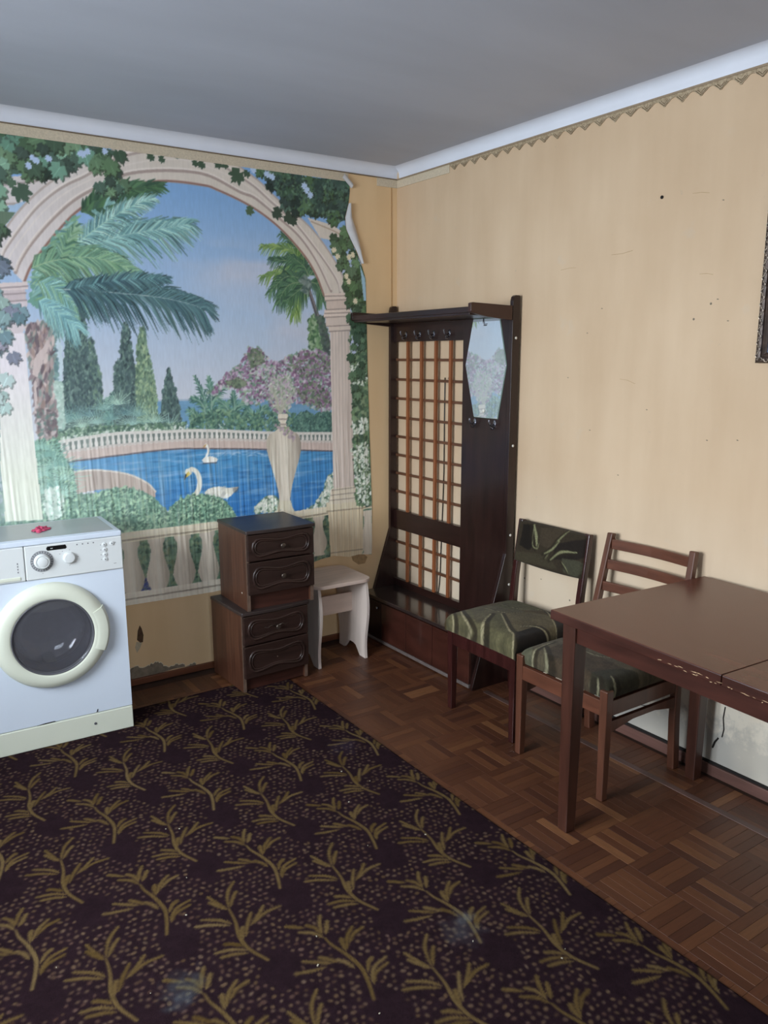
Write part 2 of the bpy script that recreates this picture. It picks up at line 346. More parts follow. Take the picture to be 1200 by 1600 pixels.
def window(name, a0, a1, z0, z1, place):
    """a two-sash window; place(a, d, z) -> world"""
    def bx(mb, p0, p1, d0, d1, q0, q1):
        A = place(p0, d0, q0); B = place(p1, d1, q1); mb.box(min(A[0], B[0]), max(A[0], B[0]), min(A[1], B[1]), max(A[1], B[1]), q0, q1)
    f = MB(); am = (a0 + a1) / 2
    for p, q, r, s_ in ((a0, a0 + .06, z0, z1), (a1 - .06, a1, z0, z1), (am - .04, am + .04, z0 + .06, z1 - .06), (a0 + .06, a1 - .06, z0, z0 + .06), (a0 + .06, a1 - .06, z1 - .06, z1)):
        bx(f, p, q, .08, .13, r, s_)
    fo = struct(f.done(name, M_white))
    for p, q in ((a0 + .06, am - .04), (am + .04, a1 - .06)):
        g_ = MB(); bx(g_, p, q, .10, .106, z0 + .06, z1 - .06); g_.done('pane', M_pane, fo)
    sl = MB(); bx(sl, a0 - .05, a1 + .05, -.12, .08, z0 - .03, z0); sl.done('window_sill', M_white, fo)
window('window_1', WIN1['y0'], WIN1['y1'], WIN1['z0'], WIN1['z1'], lambda a, d, z: (XL - d, a, z))
window('window_2', WIN2['x0'], WIN2['x1'], WIN2['z0'], WIN2['z1'], lambda a, d, z: (a, YF - d, z))

# white cove between wall and ceiling
ZT = 2.43
def cove_profile(): return [(0.0, ZT)] + [(.042 - .040 * math.cos(a), ZC - .038 + .038 * math.sin(a)) for a in np.linspace(0, PI / 2, 9)] + [(-.02, ZC + .01), (-.02, ZT)]
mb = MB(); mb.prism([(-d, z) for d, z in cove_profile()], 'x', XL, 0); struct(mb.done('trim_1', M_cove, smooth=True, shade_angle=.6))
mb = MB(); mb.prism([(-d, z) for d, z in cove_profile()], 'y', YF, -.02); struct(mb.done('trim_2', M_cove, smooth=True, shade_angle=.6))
# paper borders under the cove
b1 = struct(MB().box(XL, -.30, -.004, 0, ZT - .041, ZT).box(-.127, -.003, -.0035, 0, ZT - .041, ZT - .002).done('trim_3', M_border))
MB().box(XL, -.003, -.007, 0, ZT - .002, ZT + .003).done('border_edge_line', mat('border_edge', (120, 104, 84), .6, .1, 90), b1)
mb = MB(); mb.box(-.004, 0, -.44, -.004, ZT - .041, ZT); b2 = struct(mb.done('trim_4', M_border))
MB().box(-.007, 0, YF, -.004, ZT - .004, ZT + .003).done('border_edge_line', mat('border_edge_tan', (150, 132, 108), .6, .1, 90), b2)
mb = MB(); p = 0.0735; y = -.44
while y > -3.6:                               # the scalloped stretch, each point a little different
    d = .024 + random.uniform(-.003, .002); pt = [(y, ZT - .002), (y, ZT - .013), (y - p * .12, ZT - .015), (y - p * .26, ZT - .013 - d * .42), (y - p * .38, ZT - .013 - d * .66), (y - p * .46, ZT - .013 - d * .93), (y - p * .54, ZT - .013 - d * .93), (y - p * .62, ZT - .013 - d * .66), (y - p * .74, ZT - .013 - d * .42), (y - p * .88, ZT - .015), (y - p, ZT - .013), (y - p, ZT - .002)]
    mb.prism(pt, 'x', -.004, -.0005); y -= p
sc = mb.done('scalloped_border', M_scallop, b2)
mb = MB(); y = -.44
while y > -3.6:
    for a in (.14, .24): mb.tube([(-.0045, y - p * (.5 - a * 1.3), ZT - .014), (-.0045, y - p * .5, ZT - .016 - a * .07), (-.0045, y - p * (.5 + a * 1.3), ZT - .014)], .0011, 5)
    y -= p
mb.done('scallop_relief', mat('scallop_dark', (110, 92, 68), .6, .2, 90), b2)['kind'] = 'stuff'

# baseboards
struct(MB().box(XL, -.01, -.014, 0, .0, .032, .003).done('baseboard_back', M_board_b))
bb = struct(MB().box(-.016, -.004, YF, -.015, .0, .043, .002).done('baseboard_right', M_board))
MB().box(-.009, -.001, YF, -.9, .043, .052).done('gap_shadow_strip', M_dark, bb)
# torn paper and bare plaster low on the back wall
pts = U("-1620,30 -1620,66") + U("-1531,86 -1526,78 -1495,81 -1462,77 -1436,90 -1414,92 -1396,81 -1378,61 -1350,48 -1325,52 -1308,58 -1273,47 -1241,43 -1218,41") + U("-1216,30")
def jag(p, n=2, a=.35):
    for _ in range(n):
        q = []
        for k in range(len(p)):
            b_ = p[(k + 1) % len(p)]; L_ = math.hypot(b_[0] - p[k][0], b_[1] - p[k][1]); q += [p[k], ((p[k][0] + b_[0]) / 2 + random.uniform(-a, a) * min(L_, .03), (p[k][1] + b_[1]) / 2 + random.uniform(-a, a) * min(L_, .03))]
        p = q
    return p
pts = [pts[0], pts[-1]] and jag(pts)
MB().prism([(x_ + .001, z_ + .004) for x_, z_ in pts], 'y', -.0008, .002).done('torn_paper_edge', mat('torn_edge', (222, 206, 178), .9, .05, 60), wall_back)
MB().prism(pts, 'y', -.0012, .002).done('bare_plaster_patch', M_plaster, wall_back)
MB().prism(U("-1479,288 -1490,262 -1496,219 -1482,203 -1469,203 -1464,237 -1471,271"), 'y', -.0014, .002).done('torn_hole', mat('hole_dark', (86, 64, 46), .95, .3, 60), wall_back)
MB().prism(U("-1499,210 -1507,183 -1500,156 -1483,178 -1473,201"), 'y', -.001, .002).done('paper_scuff', mat('scuff', (190, 176, 150), .9, .1, 60), wall_back)
MB().prism(U("-307,465 -274,475 -233,462 -199,435 -216,401 -258,400 -295,427"), 'y', -.0009, .002).done('paper_scuff', mat('scuff_brown', (176, 144, 104), .9, .2, 50), wall_back)
# overlapping wallpaper seam near the corner, nail, crack
MB().tube([(-.034, -.001, .02), (-.033, -.0012, 1.2), (-.036, -.001, ZT - .04)], .0022, 6).done('paper_seam', mat('seam_edge', (176, 138, 92), .8, .1, 30), wall_back)
MB().lathe([(.001, 0), (.006, .001), (.006, .004), (.001, .006)], 12, TR(0, -1.665, 2.09) @ RY(-PI / 2)).done('nail_head', M_dark, wall_right)
k = [( -.001, y_, z_) for y_, z_ in U("-2074,279 -2070,235 -2076,192 -2071,160")]
MB().tube(k, .0022, 5).tube([(-.001, y_, z_) for y_, z_ in U("-2057,151 -2045,131 -2037,105")], .0035, 5).done('wallpaper_crack', M_dark, wall_right)
MB().tube([(-.001, y_, z_) for y_, z_ in U("-1827,214 -1774,178 -1732,154 -1661,141")], .0016, 5).done('wallpaper_crack', M_dark, wall_right)
for a, bq in ((1105, 523), (1126, 501), (703, 612), (840, 916), (903, 913)):
    yy, zz = {1105: (-1.83, 1.656), 1126: (-1.894, 1.706), 703: (-.45, 1.42), 840: (-1.03, .52), 903: (-1.31, .485)}[a]
    MB().lathe([(.001, 0), (.0045, .0006), (.001, .0014)], 8, TR(0, yy, zz) @ RY(-PI / 2)).done('wall_chip', M_plaster, wall_right)

for yy, zz in U("-1912,2044 -1411,1713 -1341,1620 -1919,1720 -1964,1646 -2035,1244 -1378,1230 -1247,1440 -1653,1328 -1918,1234 -1534,1063 -1135,540"):
    MB().prism([(yy - .005, zz - .001), (yy, zz - .0025), (yy + .005, zz), (yy, zz + .0018)], 'x', -.0007, .001).done('wall_chip', M_plaster, wall_right)
M_scr = mat('wall_scratch', (188, 160, 124), .9, .1, 60)
for L_ in (U("-1183,1878 -1226,1882 -1264,1881"), U("-1445,1913 -1498,1912 -1545,1919"), U("-1791,2083 -1824,2082 -1857,2075"), U("-1518,1440 -1555,1436 -1592,1423"), U("-1841,1809 -1869,1809 -1894,1803")):
    MB().tube([(-.0003, y_, z_) for y_, z_ in L_], .0009, 5).done('wall_scratch', M_scr, wall_right)

# parquet: basket-weave blocks of five strips, each a piece of its own
BP = 0.165; NS = 5; SWd = BP / NS
def wood(name, rgb, dirx, rough=.42):
    return mat(name, rgb, rough, .16, 14, stretch=(1, 9, 1) if dirx else (9, 1, 1), bump=.05)
shades = [(86, 51, 33), (94, 57, 36), (78, 45, 29), (104, 66, 41), (88, 52, 34), (82, 48, 31), (118, 78, 50), (72, 41, 28)]
strip_me = {}
for dx in (0, 1):
    for k_, sh in enumerate(shades):
        L_, W_ = BP / 2 - .0004, SWd / 2 - .0003
        mb = MB(); mb.box(*((-L_, L_, -W_, W_) if dx else (-W_, W_, -L_, L_)), -.008, 0); bmesh.ops.bevel(mb.bm, geom=[e for e in mb.bm.edges if all(v.co.z > -.001 for v in e.verts)], offset=.0005, segments=1, affect='EDGES')
        me = bpy.data.meshes.new('parquet_strip'); mb.bm.to_mesh(me); mb.bm.free(); me.materials.append(wood('parquet_wood', sh, dx)); strip_me[dx, k_] = me
strips = []
for ci in range(-21, 5):
    for ri in range(-5, 18):
        cx = -.775 + ci * BP; cy = -2.14 + (-9 + ri) * -BP if False else -2.14 + ri * BP - 5 * BP
        if cx > -.01 or cy > -.01 or cy < -3.45 or cx < XL: continue
        if cx < -.99 and cy < -.45: continue                      # under the rug
        dx = (ci + ri) % 2
        for k_ in range(NS):
            o_ = (k_ - 2) * SWd; x_, y_ = (cx, cy + o_) if dx else (cx + o_, cy)
            if x_ > -.02 or y_ > -.02: continue
            strips.append((x_, y_, dx, random.choices(range(8), [5, 4, 5, 2, 4, 4, 1.2, 3])[0], random.uniform(-.0004, .0002)))
vis = lambda s_: (s_[0] > -.9 or s_[1] > -.3)
strips.sort(key=lambda s_: (not vis(s_), (s_[0] + 2.544) ** 2 + (s_[1] + 3.622) ** 2))
rest = MB(); rmats = []
for i_, (x_, y_, dx, k_, dz) in enumerate(strips):
    if i_ < 290:
        o = bpy.data.objects.new('parquet_strip', strip_me[dx, k_]); C.objects.link(o); o.location = (x_, y_, dz); o.parent = floor
    else:
        n0 = len(rest.bm.faces); rest.bm.from_mesh(strip_me[dx, k_]); rest.bm.verts.ensure_lookup_table(); rest.bm.faces.ensure_lookup_table()
        fs = rest.bm.faces[n0:]; vs = {v for f in fs for v in f.verts}
        for v in vs: v.co += Vector((x_, y_, dz))
        for f in fs: f.material_index = dx * 8 + k_
if rest.bm.faces: rest.done('parquet_field', [strip_me[d_, k_].materials[0] for d_ in (0, 1) for k_ in range(8)], floor)['kind'] = 'stuff'
mb = MB(); mb.box(-.213, -.187, -4.2, -1.0, -.003, .0022, .001); st = mb.done('floor_batten', mat('worn_purple_paint', (92, 70, 64), .5, .3, 22, stretch=(1, .15, 1), bump=.2), floor)

# ================================================================== the photo mural: a print, painted in wall metres (x, z)
def paint_mural():
    cv = Canvas(-2.80, .36, -.10, 2.42, .0025, (150, 168, 200)); r = np.random.default_rng(5)
    Ug, Vg = cv.uu[:, None], cv.vv[None, :]
    # sky, clouds
    t = np.clip((Vg - 1.25) / 1.0, 0, 1) + 0 * Ug; side = np.clip((Ug + 1.3) / .8, 0, 1)
    lo = np.array((190, 192, 206)); mid = np.array((152, 177, 212)); hi = np.array((112, 157, 212))
    sky = np.where((t < .5)[..., None], lo + (mid - lo) * (t * 2)[..., None], mid + (hi - mid) * (t * 2 - 1)[..., None])
    cl = fbm(Ug * 2.2 + 3, Vg * 6.0, 3, 4); band = np.exp(-((Vg - 1.95) / .10) ** 2) * 1.0 + np.exp(-((Vg - 1.58) / .17) ** 2) * .8
    m = np.clip((cl - .42) * 3.5, 0, 1) * np.clip(band, 0, 1) * np.clip((Ug + 1.35) / .35, .2, 1) * .75
    sky = sky + (np.array((188, 186, 204)) - sky) * m[..., None]
    cv.A[:] = sky
    # sea
    cv.poly(U("-1386,1334 -1075,1330 -329,1327 -332,1084 -1397,1149"), lambda u, v: np.stack([84 + 24 * fbm(u * 30, v * 160, 8), 132 + 22 * fbm(u * 30, v * 160, 8), 176 + 16 * fbm(u * 30, v * 160, 8)], -1))
    cv.line(U("-1386,1334 -1075,1330 -329,1327"), .004, (150, 166, 190))
    G1 = [(86, 128, 124), (70, 108, 112), (104, 150, 142), (120, 164, 150), (60, 92, 100)]
    G2 = [(66, 92, 98), (56, 80, 88), (84, 112, 112), (48, 68, 80), (98, 128, 122)]
    G3 = [(104, 136, 116), (86, 116, 100), (128, 158, 128), (72, 100, 92), (150, 172, 138)]
    # distant planting behind the pool
    back = U("-1802,1523 -1776,1470 -1757,1390 -1725,1318 -1659,1354 -1609,1303 -1550,1356 -1502,1411 -1447,1376 -1395,1294 -1356,1258 -1289,1276 -1230,1244 -1208,1180 -1235,1140 -1795,1157")
    cv.poly(back, (92, 126, 128), jag=.02, js=30); cv.dabs(back, 2300, .010, G1, 3)
    cv.poly(U("-1770,1681 -1737,1708 -1728,1629 -1732,1470 -1759,1357 -1790,1417"), (176, 194, 210), jag=.012); cv.dabs(U("-1776,1668 -1755,1681 -1757,1523 -1757,1390 -1787,1390"), 170, .010, [(96, 132, 140), (120, 156, 156), (88, 116, 132)], 4)
    def cypress(p, base, cols, n, sd):
        cv.poly(p, base, jag=.016, js=45, seed=sd); cv.dabs(p, n, .0075, cols, sd, asp=.5, ang=1.5)
    cypress(U("-1620,1604 -1603,1612 -1593,1523 -1577,1440 -1576,1301 -1587,1212 -1642,1215 -1633,1414"), (92, 122, 122), G2 + G3[:2], 520, 21)
    cypress(U("-1706,1651 -1678,1746 -1635,1763 -1625,1684 -1628,1523 -1622,1386 -1622,1225 -1754,1221 -1746,1362 -1721,1523"), (66, 92, 100), G2, 1300, 22)
    cypress(U("-1519,1489 -1499,1533 -1493,1467 -1501,1242 -1536,1232"), (80, 108, 112), G2, 260, 23)
    cypress(U("-1490,1555 -1474,1666 -1454,1680 -1440,1633 -1433,1522 -1423,1392 -1446,1216 -1509,1219 -1502,1411"), (72, 98, 104), G2, 900, 24)
    cypress(U("-1416,1561 -1393,1656 -1378,1659 -1372,1578 -1349,1465 -1335,1350 -1340,1211 -1434,1215 -1428,1410"), (98, 130, 118), G3, 900, 25)
    cypress(U("-1285,1458 -1274,1481 -1265,1435 -1247,1371 -1233,1288 -1229,1205 -1329,1210 -1316,1320 -1297,1395"), (76, 106, 112), G2, 620, 26)
    for k in range(16):                         # palmettos in front of the cypresses
        q = U("-1771,1268 -1736,1253 -1698,1265 -1674,1228 -1638,1276 -1607,1241 -1576,1301 -1551,1255 -1513,1322 -1477,1275 -1457,1228 -1425,1267 -1394,1213 -1357,1235 -1323,1198 -1287,1208")[k]
        c_ = [(136, 176, 172), (116, 158, 156), (98, 144, 146), (150, 186, 172), (82, 122, 132)][k % 5]
        for a in np.linspace(.15, PI - .15, 15):
            L = r.uniform(.05, .085); cv.line([q, (q[0] + L * math.cos(a), q[1] + L * math.sin(a) * .9)], .0022, np.array(c_) + r.normal(0, 12), .0008)
    cv.dabs(U("-1780,1417 -1743,1427 -1747,1308 -1748,1231 -1789,1234"), 380, .009, [(164, 190, 184), (140, 174, 166), (180, 200, 196)], 31)
    cv.dabs(U("-1791,1212 -1695,1229 -1474,1229 -1206,1228 -1208,1180 -1476,1195 -1698,1190 -1774,1167"), 900, .007, [(70, 104, 92), (96, 132, 108), (150, 176, 158), (58, 88, 84)], 32)
    cv.dabs(U("-1772,1189 -1532,1209 -1175,1214 -778,1201 -778,1182 -1176,1196 -1533,1192 -1768,1172"), 170, .0055, [(210, 216, 214), (196, 206, 204), (170, 190, 170)], 33)
    # banana plants and palms left of the urn
    for s_, pts in enumerate(["-1094,1198 -1101,1313 -1151,1439", "-1087,1198 -1062,1324 -1000,1401", "-1094,1198 -1120,1308 -1169,1339", "-1087,1198 -1045,1281 -971,1321", "-1081,1197 -1074,1342 -1083,1432", "-976,1192 -992,1279 -1036,1323", "-970,1192 -939,1289 -885,1299", "-970,1192 -959,1278 -962,1363", "-1119,1199 -1154,1255 -1184,1286", "-943,1190 -908,1229 -852,1248", "-841,1185 -825,1257 -789,1284", "-841,1185 -860,1242 -899,1275"]):
        cv.frond(U(pts), 15, .036, [(70, 116, 110), (56, 98, 98), (92, 140, 128), (112, 154, 134)], 40 + s_, droop=.3, w=.0042, rach=(128, 160, 150))
    cv.dabs(U("-1186,1257 -1045,1281 -845,1254 -705,1268 -597,1231 -599,1153 -917,1176 -1189,1191"), 900, .008, [(64, 104, 98), (86, 128, 112), (52, 88, 88), (110, 146, 118)], 55)
    # clipped bushes right of the urn
    for pts, sd in (("-650,1162 -641,1217 -604,1248 -560,1256 -523,1234 -517,1142 -643,1149", 61), ("-547,1144 -538,1222 -500,1247 -446,1251 -400,1236 -402,1129 -540,1137", 62)):
        p = U(pts); cv.poly(p, (62, 100, 98)); cv.dabs(p, 420, .006, [(58, 96, 96), (82, 124, 116), (48, 82, 86), (96, 138, 126)], sd)
    # right-hand palm inside the arch
    cv.dabs(U("-542,1708 -512,1734 -475,1710 -432,1647 -426,1544 -479,1519 -538,1538"), 520, .010, [(80, 120, 86), (104, 140, 102), (60, 96, 76), (140, 164, 136)], 63)
    cv.line(spline(U("-538,1857 -511,1784 -486,1719 -454,1659 -425,1583"), 6), .009, (74, 72, 84), .014); cv.line(spline(U("-535,1857 -507,1784 -483,1719"), 6), .003, (124, 120, 126))
    cv.dabs(U("-497,1728 -453,1729 -432,1615 -419,1518 -456,1531 -477,1646"), 160, .011, [(66, 78, 84), (80, 98, 92), (58, 84, 78)], 64)
    D = [(62, 104, 80), (48, 88, 72), (78, 122, 88), (40, 74, 68)]; Y = [(112, 148, 76), (92, 130, 70), (134, 164, 92), (76, 114, 66)]
    for s_, (pts, cols) in enumerate([("-544,1924 -577,2029 -680,2108", D), ("-529,1925 -470,1990 -425,1986", D), ("-551,1918 -626,2034 -784,2047", Y), ("-551,1912 -650,1937 -788,1906", Y), ("-551,1906 -607,1976 -738,1991", D), ("-552,1899 -658,1912 -753,1836", D), ("-552,1893 -652,1870 -717,1777", D), ("-545,1894 -604,1824 -624,1731", Y), ("-530,1894 -487,1878 -462,1804", D), ("-544,1906 -581,1861 -668,1797", D), ("-537,1919 -564,1966 -641,2015", D)]):
        cv.frond(U(pts), 38, .052, cols, 70 + s_, droop=.6, w=.0030, rach=(110, 136, 104))
    cv.dabs(U("-588,1898 -544,1924 -523,1882 -531,1839 -575,1843"), 70, .010, [(86, 108, 110), (110, 128, 128), (64, 88, 92)], 82)
    # far balustrade, ledge, pool
    top = U("-1795,1165 -1771,1170 -1663,1183 -1513,1194 -1359,1191 -1113,1185 -779,1156 -596,1143 -371,1131"); bot = U("-371,1087 -597,1104 -781,1118 -1115,1144 -1362,1147 -1592,1139 -1758,1127 -1798,1124")
    cv.poly(spline(top, 5) + spline(bot, 5), (104, 116, 116))
    led = U("-1798,1124 -1758,1130 -1592,1142 -1362,1150 -1115,1147 -781,1118 -371,1087 -372,1039 -792,1077 -1117,1102 -1283,1110 -1519,1099 -1748,1085 -1801,1080")
    cv.poly(led, lambda u, v: np.stack([196 - 10 * fbm(u * 40, v * 60, 4), 176 - 10 * fbm(u * 40, v * 60, 4), 170 - 6 * fbm(u * 40, v * 60, 4)], -1))
    T = spline(top, 12); B = spline(U("-1798,1124 -1758,1127 -1592,1139 -1362,1147 -1115,1144 -781,1118 -597,1104 -371,1087"), 12)
    bx = np.array(B)[:, 0]; bz = np.array(B)[:, 1]; tx = np.array(T)[:, 0]; tz = np.array(T)[:, 1]
    u = -1.79
    while u < -.40:
        z0 = np.interp(u, bx, bz); z1 = np.interp(u, tx, tz); h = z1 - z0
        cv.line([(u, z0), (u, z0 + h * .25), (u, z0 + h * .6), (u, z1)], .0075, (206, 202, 200), .005); cv.blob(u, z0 + h * .35, .0085, h * .26, 0, (206, 202, 200)); u += .0245
    cv.line(T, .007, (200, 196, 194)); cv.line(B, .005, (190, 180, 178))
    pool = U("-1748,1085 -1519,1099 -1283,1110 -1117,1102 -792,1077 -372,1039 -377,709 -610,724 -933,751 -1198,763 -1379,851 -1634,936 -1736,1031")
    def water(u, v):
        n = fbm(u * 8, v * 70, 12, 4); n2 = fbm(u * 14 + 5, v * 110, 13, 3); dep = np.clip((v - .72) / .32, 0, 1); lf = np.clip((-1.25 - u) / .5, 0, 1)
        a = np.stack([30 + 30 * dep, 104 + 32 * dep, 190 + 6 * dep], -1); li = np.clip((n - .52) * 4, 0, 1)[..., None] * (.25 + .45 * dep[..., None])
        a = a + (np.array((136, 174, 214)) - a) * li; dk = np.clip((n2 - .56) * 4, 0, 1)[..., None] * .5; a = a + (np.array((24, 76, 144)) - a) * dk
        return a + (np.array((120, 160, 206)) - a) * (lf * .45)[..., None]
    cv.poly(pool, water)
    cv.line(spline(U("-1748,1082 -1519,1096 -1283,1107 -1117,1099 -793,1074 -372,1036"), 8), .0035, (92, 82, 96))
    cv.dabs(U("-1118,1077 -782,1061 -783,1041 -1087,1057"), 50, .012, [(160, 190, 220)], 90, asp=.15, ang=0, alpha=.5)
    # curved pool wall at the left
    cv.poly(spline(U("-1731,1036 -1682,1040 -1600,1034 -1488,1007 -1406,961 -1367,916"), 6) + U("-1372,874 -1407,890 -1432,910 -1529,949 -1636,948 -1738,940"), lambda u, v: np.stack([186 - 26 * fbm(u * 50, v * 12, 2), 168 - 26 * fbm(u * 50, v * 12, 2), 160 - 20 * fbm(u * 50, v * 12, 2)], -1))
    cv.line(spline(U("-1731,1036 -1682,1040 -1600,1034 -1488,1007 -1406,961 -1367,916"), 6), .004, (206, 196, 190))
    # swans
    Wh = (222, 222, 220)
    cv.poly(spline(U("-1136,1045 -1119,1059 -1090,1060 -1058,1048 -1062,1033 -1088,1029 -1124,1032 -1136,1045"), 4), Wh); cv.line(spline(U("-1116,1056 -1102,1085 -1104,1107 -1113,1117"), 5), .005, Wh, .006); cv.line(U("-1113,1117 -1123,1108"), .003, (190, 150, 90)); cv.line(U("-1130,1029 -1062,1027"), .003, (70, 84, 110))
    cv.poly(spline(U("-1131,887 -1107,906 -1061,911 -1008,900 -954,901 -976,878 -1004,855 -1064,855 -1116,860"), 4), (214, 214, 206)); cv.poly(U("-988,898 -951,901 -959,876 -983,872"), (96, 96, 104), .6)
    cv.line(spline(U("-1179,879 -1159,908 -1153,951 -1164,989 -1189,1006 -1212,993"), 6), .013, (216, 216, 208), .010); cv.blob(*U("-1205,995")[0], .018, .013, 2.4, (216, 216, 208))
    cv.poly(U("-1205,998 -1221,984 -1225,966 -1209,974 -1196,985"), (206, 178, 74)); cv.line(U("-1218,981 -1226,960"), .004, (60, 56, 56), .002); cv.dabs(U("-1120,904 -1028,902 -1010,856 -1109,863"), 40, .012, [(232, 232, 226), (190, 192, 190)], 91, alpha=.5)
    # bougainvillea over the urn
    fl = U("-1092,1361 -1046,1396 -995,1449 -931,1484 -896,1532 -875,1569 -820,1572 -794,1544 -751,1501 -698,1513 -654,1532 -611,1544 -578,1563 -530,1557 -478,1563 -418,1531 -373,1492 -359,1394 -391,1315 -412,1256 -477,1252 -522,1261 -595,1296 -661,1304 -684,1241 -741,1250 -761,1276 -788,1321 -844,1298 -911,1307 -955,1381 -1008,1383 -1048,1347")
    cv.dabs(fl, 1500, .0095, [(96, 132, 116), (78, 112, 104), (130, 158, 132), (150, 168, 152), (110, 128, 120)], 92, alpha=.8)
    cv.dabs(fl, 260, .011, [(168, 172, 186), (180, 182, 194)], 192, alpha=.6)
    cv.dabs(fl, 1000, .0080, [(128, 96, 134), (152, 120, 160), (174, 152, 180), (104, 74, 110), (140, 104, 144), (188, 174, 190)], 93)
    for pts in ("-882,1544 -848,1569 -801,1550 -796,1501 -858,1477", "-670,1501 -589,1544 -516,1551 -403,1518 -389,1460 -496,1422 -599,1430 -678,1457", "-629,1393 -519,1403 -444,1356 -407,1276 -484,1266 -595,1321", "-1000,1407 -933,1430 -888,1398 -942,1381"):
        cv.dabs(U(pts), 170, .0080, [(118, 86, 122), (138, 104, 142), (102, 76, 104), (154, 126, 154)], 94); cv.dabs(U(pts), 90, .0085, [(96, 118, 100), (120, 134, 116), (78, 96, 88)], 194)
    cv.dabs(U("-756,1427 -664,1441 -630,1361 -662,1266 -740,1269 -773,1358"), 320, .0075, [(184, 186, 184), (162, 172, 160), (128, 148, 130), (172, 152, 172)], 95)
    for k in range(24):
        a = U("-713,1242")[0]; b = (a[0] + r.uniform(-.16, .12), a[1] + r.uniform(.05, .24)); cv.line([a, ((a[0] * 1.4 + b[0] * .6) / 2, (a[1] + b[1]) / 2), b], .0022, (170, 170, 156), .001, alpha=.7)
    # white flowering shrubs by the rail
    for pts, n, sd in (("-869,790 -818,830 -775,839 -740,816 -735,749 -870,757", 260, 96), ("-572,744 -525,773 -478,830 -445,909 -413,927 -408,754 -495,742", 300, 97)):
        cv.dabs(U(pts), n, .008, [(98, 132, 112), (76, 108, 92), (124, 154, 126)], sd); cv.dabs(U(pts), n // 2, .0075, [(206, 212, 204), (184, 198, 184), (222, 224, 218)], sd + 100)
    # urn
    vase = spline(U("-727,1246 -673,1244 -678,1219 -685,1196 -675,1177 -650,1159 -614,1134 -601,1088 -606,1042 -634,955 -658,874 -671,802 -654,756"), 4) + spline(U("-742,763 -733,815 -745,882 -771,982 -793,1064 -795,1113 -780,1144 -744,1164 -722,1179 -714,1198 -728,1221 -727,1246"), 4)
    cv.poly(vase, lambda u, v: np.stack([196 + 26 * np.exp(-((u + .705) / .04) ** 2) - 40 * np.clip((u + .665) / .06, 0, 1) - 18 * fbm(u * 60, v * 14, 5), 186 + 26 * np.exp(-((u + .705) / .04) ** 2) - 42 * np.clip((u + .665) / .06, 0, 1) - 18 * fbm(u * 60, v * 14, 5), 174 + 26 * np.exp(-((u + .705) / .04) ** 2) - 36 * np.clip((u + .665) / .06, 0, 1) - 18 * fbm(u * 60, v * 14, 5)], -1))
    for pts in ("-724,1221 -678,1219", "-721,1195 -682,1193", "-733,1180 -668,1176"): cv.line(U(pts), .004, (160, 146, 142))
    cv.dabs(U("-743,1193 -686,1177 -651,1149 -630,1116 -652,1104 -708,1153"), 60, .008, [(150, 128, 150), (120, 140, 104), (170, 150, 164)], 98, alpha=.7)
    # foreground hedges
    fg = U("-2147,1169 -1850,1177 -1796,1146 -1758,1088 -1720,1029 -1722,939 -1493,922 -1314,813 -1323,660 -1895,686 -2191,696"); cv.poly(fg, (98, 136, 118)); cv.dabs(fg, 1800, .010, [(104, 146, 126), (84, 122, 110), (126, 164, 142), (70, 106, 100)], 99)
    cols = [(116, 160, 138), (92, 136, 120), (140, 182, 156), (78, 118, 108), (160, 196, 166)]
    for s_, pts in enumerate(["-1860,1178 -1822,1214 -1778,1173 -1758,1099 -1731,1030 -1722,930 -1751,833 -1794,764 -1882,775", "-1762,760 -1743,861 -1687,895 -1634,936 -1561,946 -1503,952 -1429,922 -1372,880 -1332,827 -1316,777 -1317,659 -1765,720", "-1520,687 -1314,813 -1268,863 -1192,886 -1096,871 -1025,838 -986,783 -968,736 -966,612"]):
        p = U(pts); cv.poly(p, (92, 134, 120), jag=.018, js=36, seed=s_); cv.dabs(p, 1900, .0085, cols, 100 + s_)
        cv.dabs(p, 300, .006, [(64, 100, 92)], 110 + s_)
    for k in range(9):
        q = U("-1847,1150 -1824,1115 -1808,1064 -1841,1034 -1781,1073 -1764,1011 -1857,958 -1809,981 -1780,944")[k]
        for a in np.linspace(-.3, PI + .3, 17):
            L = r.uniform(.06, .12); cv.line([q, (q[0] + L * math.cos(a), q[1] + L * math.sin(a) * .8 - .01)], .0026, [(126, 176, 164), (102, 154, 146), (150, 192, 178)][k % 3], .0008)
    cv.dabs(U("-1846,968 -1793,979 -1770,932 -1787,849 -1841,838 -1852,901"), 160, .009, [(196, 214, 206), (172, 200, 188), (210, 222, 216)], 120)
    # area behind the near balusters
    low = U("-2110,799 -1535,725 -1103,720 -610,721 -129,724 -131,388 -617,447 -1117,422 -1554,424 -2141,449")
    cv.poly(low, (98, 128, 110)); cv.dabs(low, 3800, .010, [(96, 132, 110), (72, 104, 92), (124, 152, 122), (112, 128, 100), (60, 84, 80)], 121)
    cv.dabs(U("-1888,770 -1533,748 -1101,751 -1103,707 -1536,701 -1893,709"), 500, .008, cols, 122)
    cv.dabs(U("-1454,509 -1411,517 -1403,447 -1464,445"), 60, .010, [(56, 68, 140), (74, 84, 160), (44, 52, 110), (90, 98, 110)], 123)
    # near balustrade
    def stone(c, a=16, su=50, sv=10): return lambda u, v: np.stack([c[k] - a + 2 * a * fbm(u * su, v * sv, 6) for k in range(3)], -1)
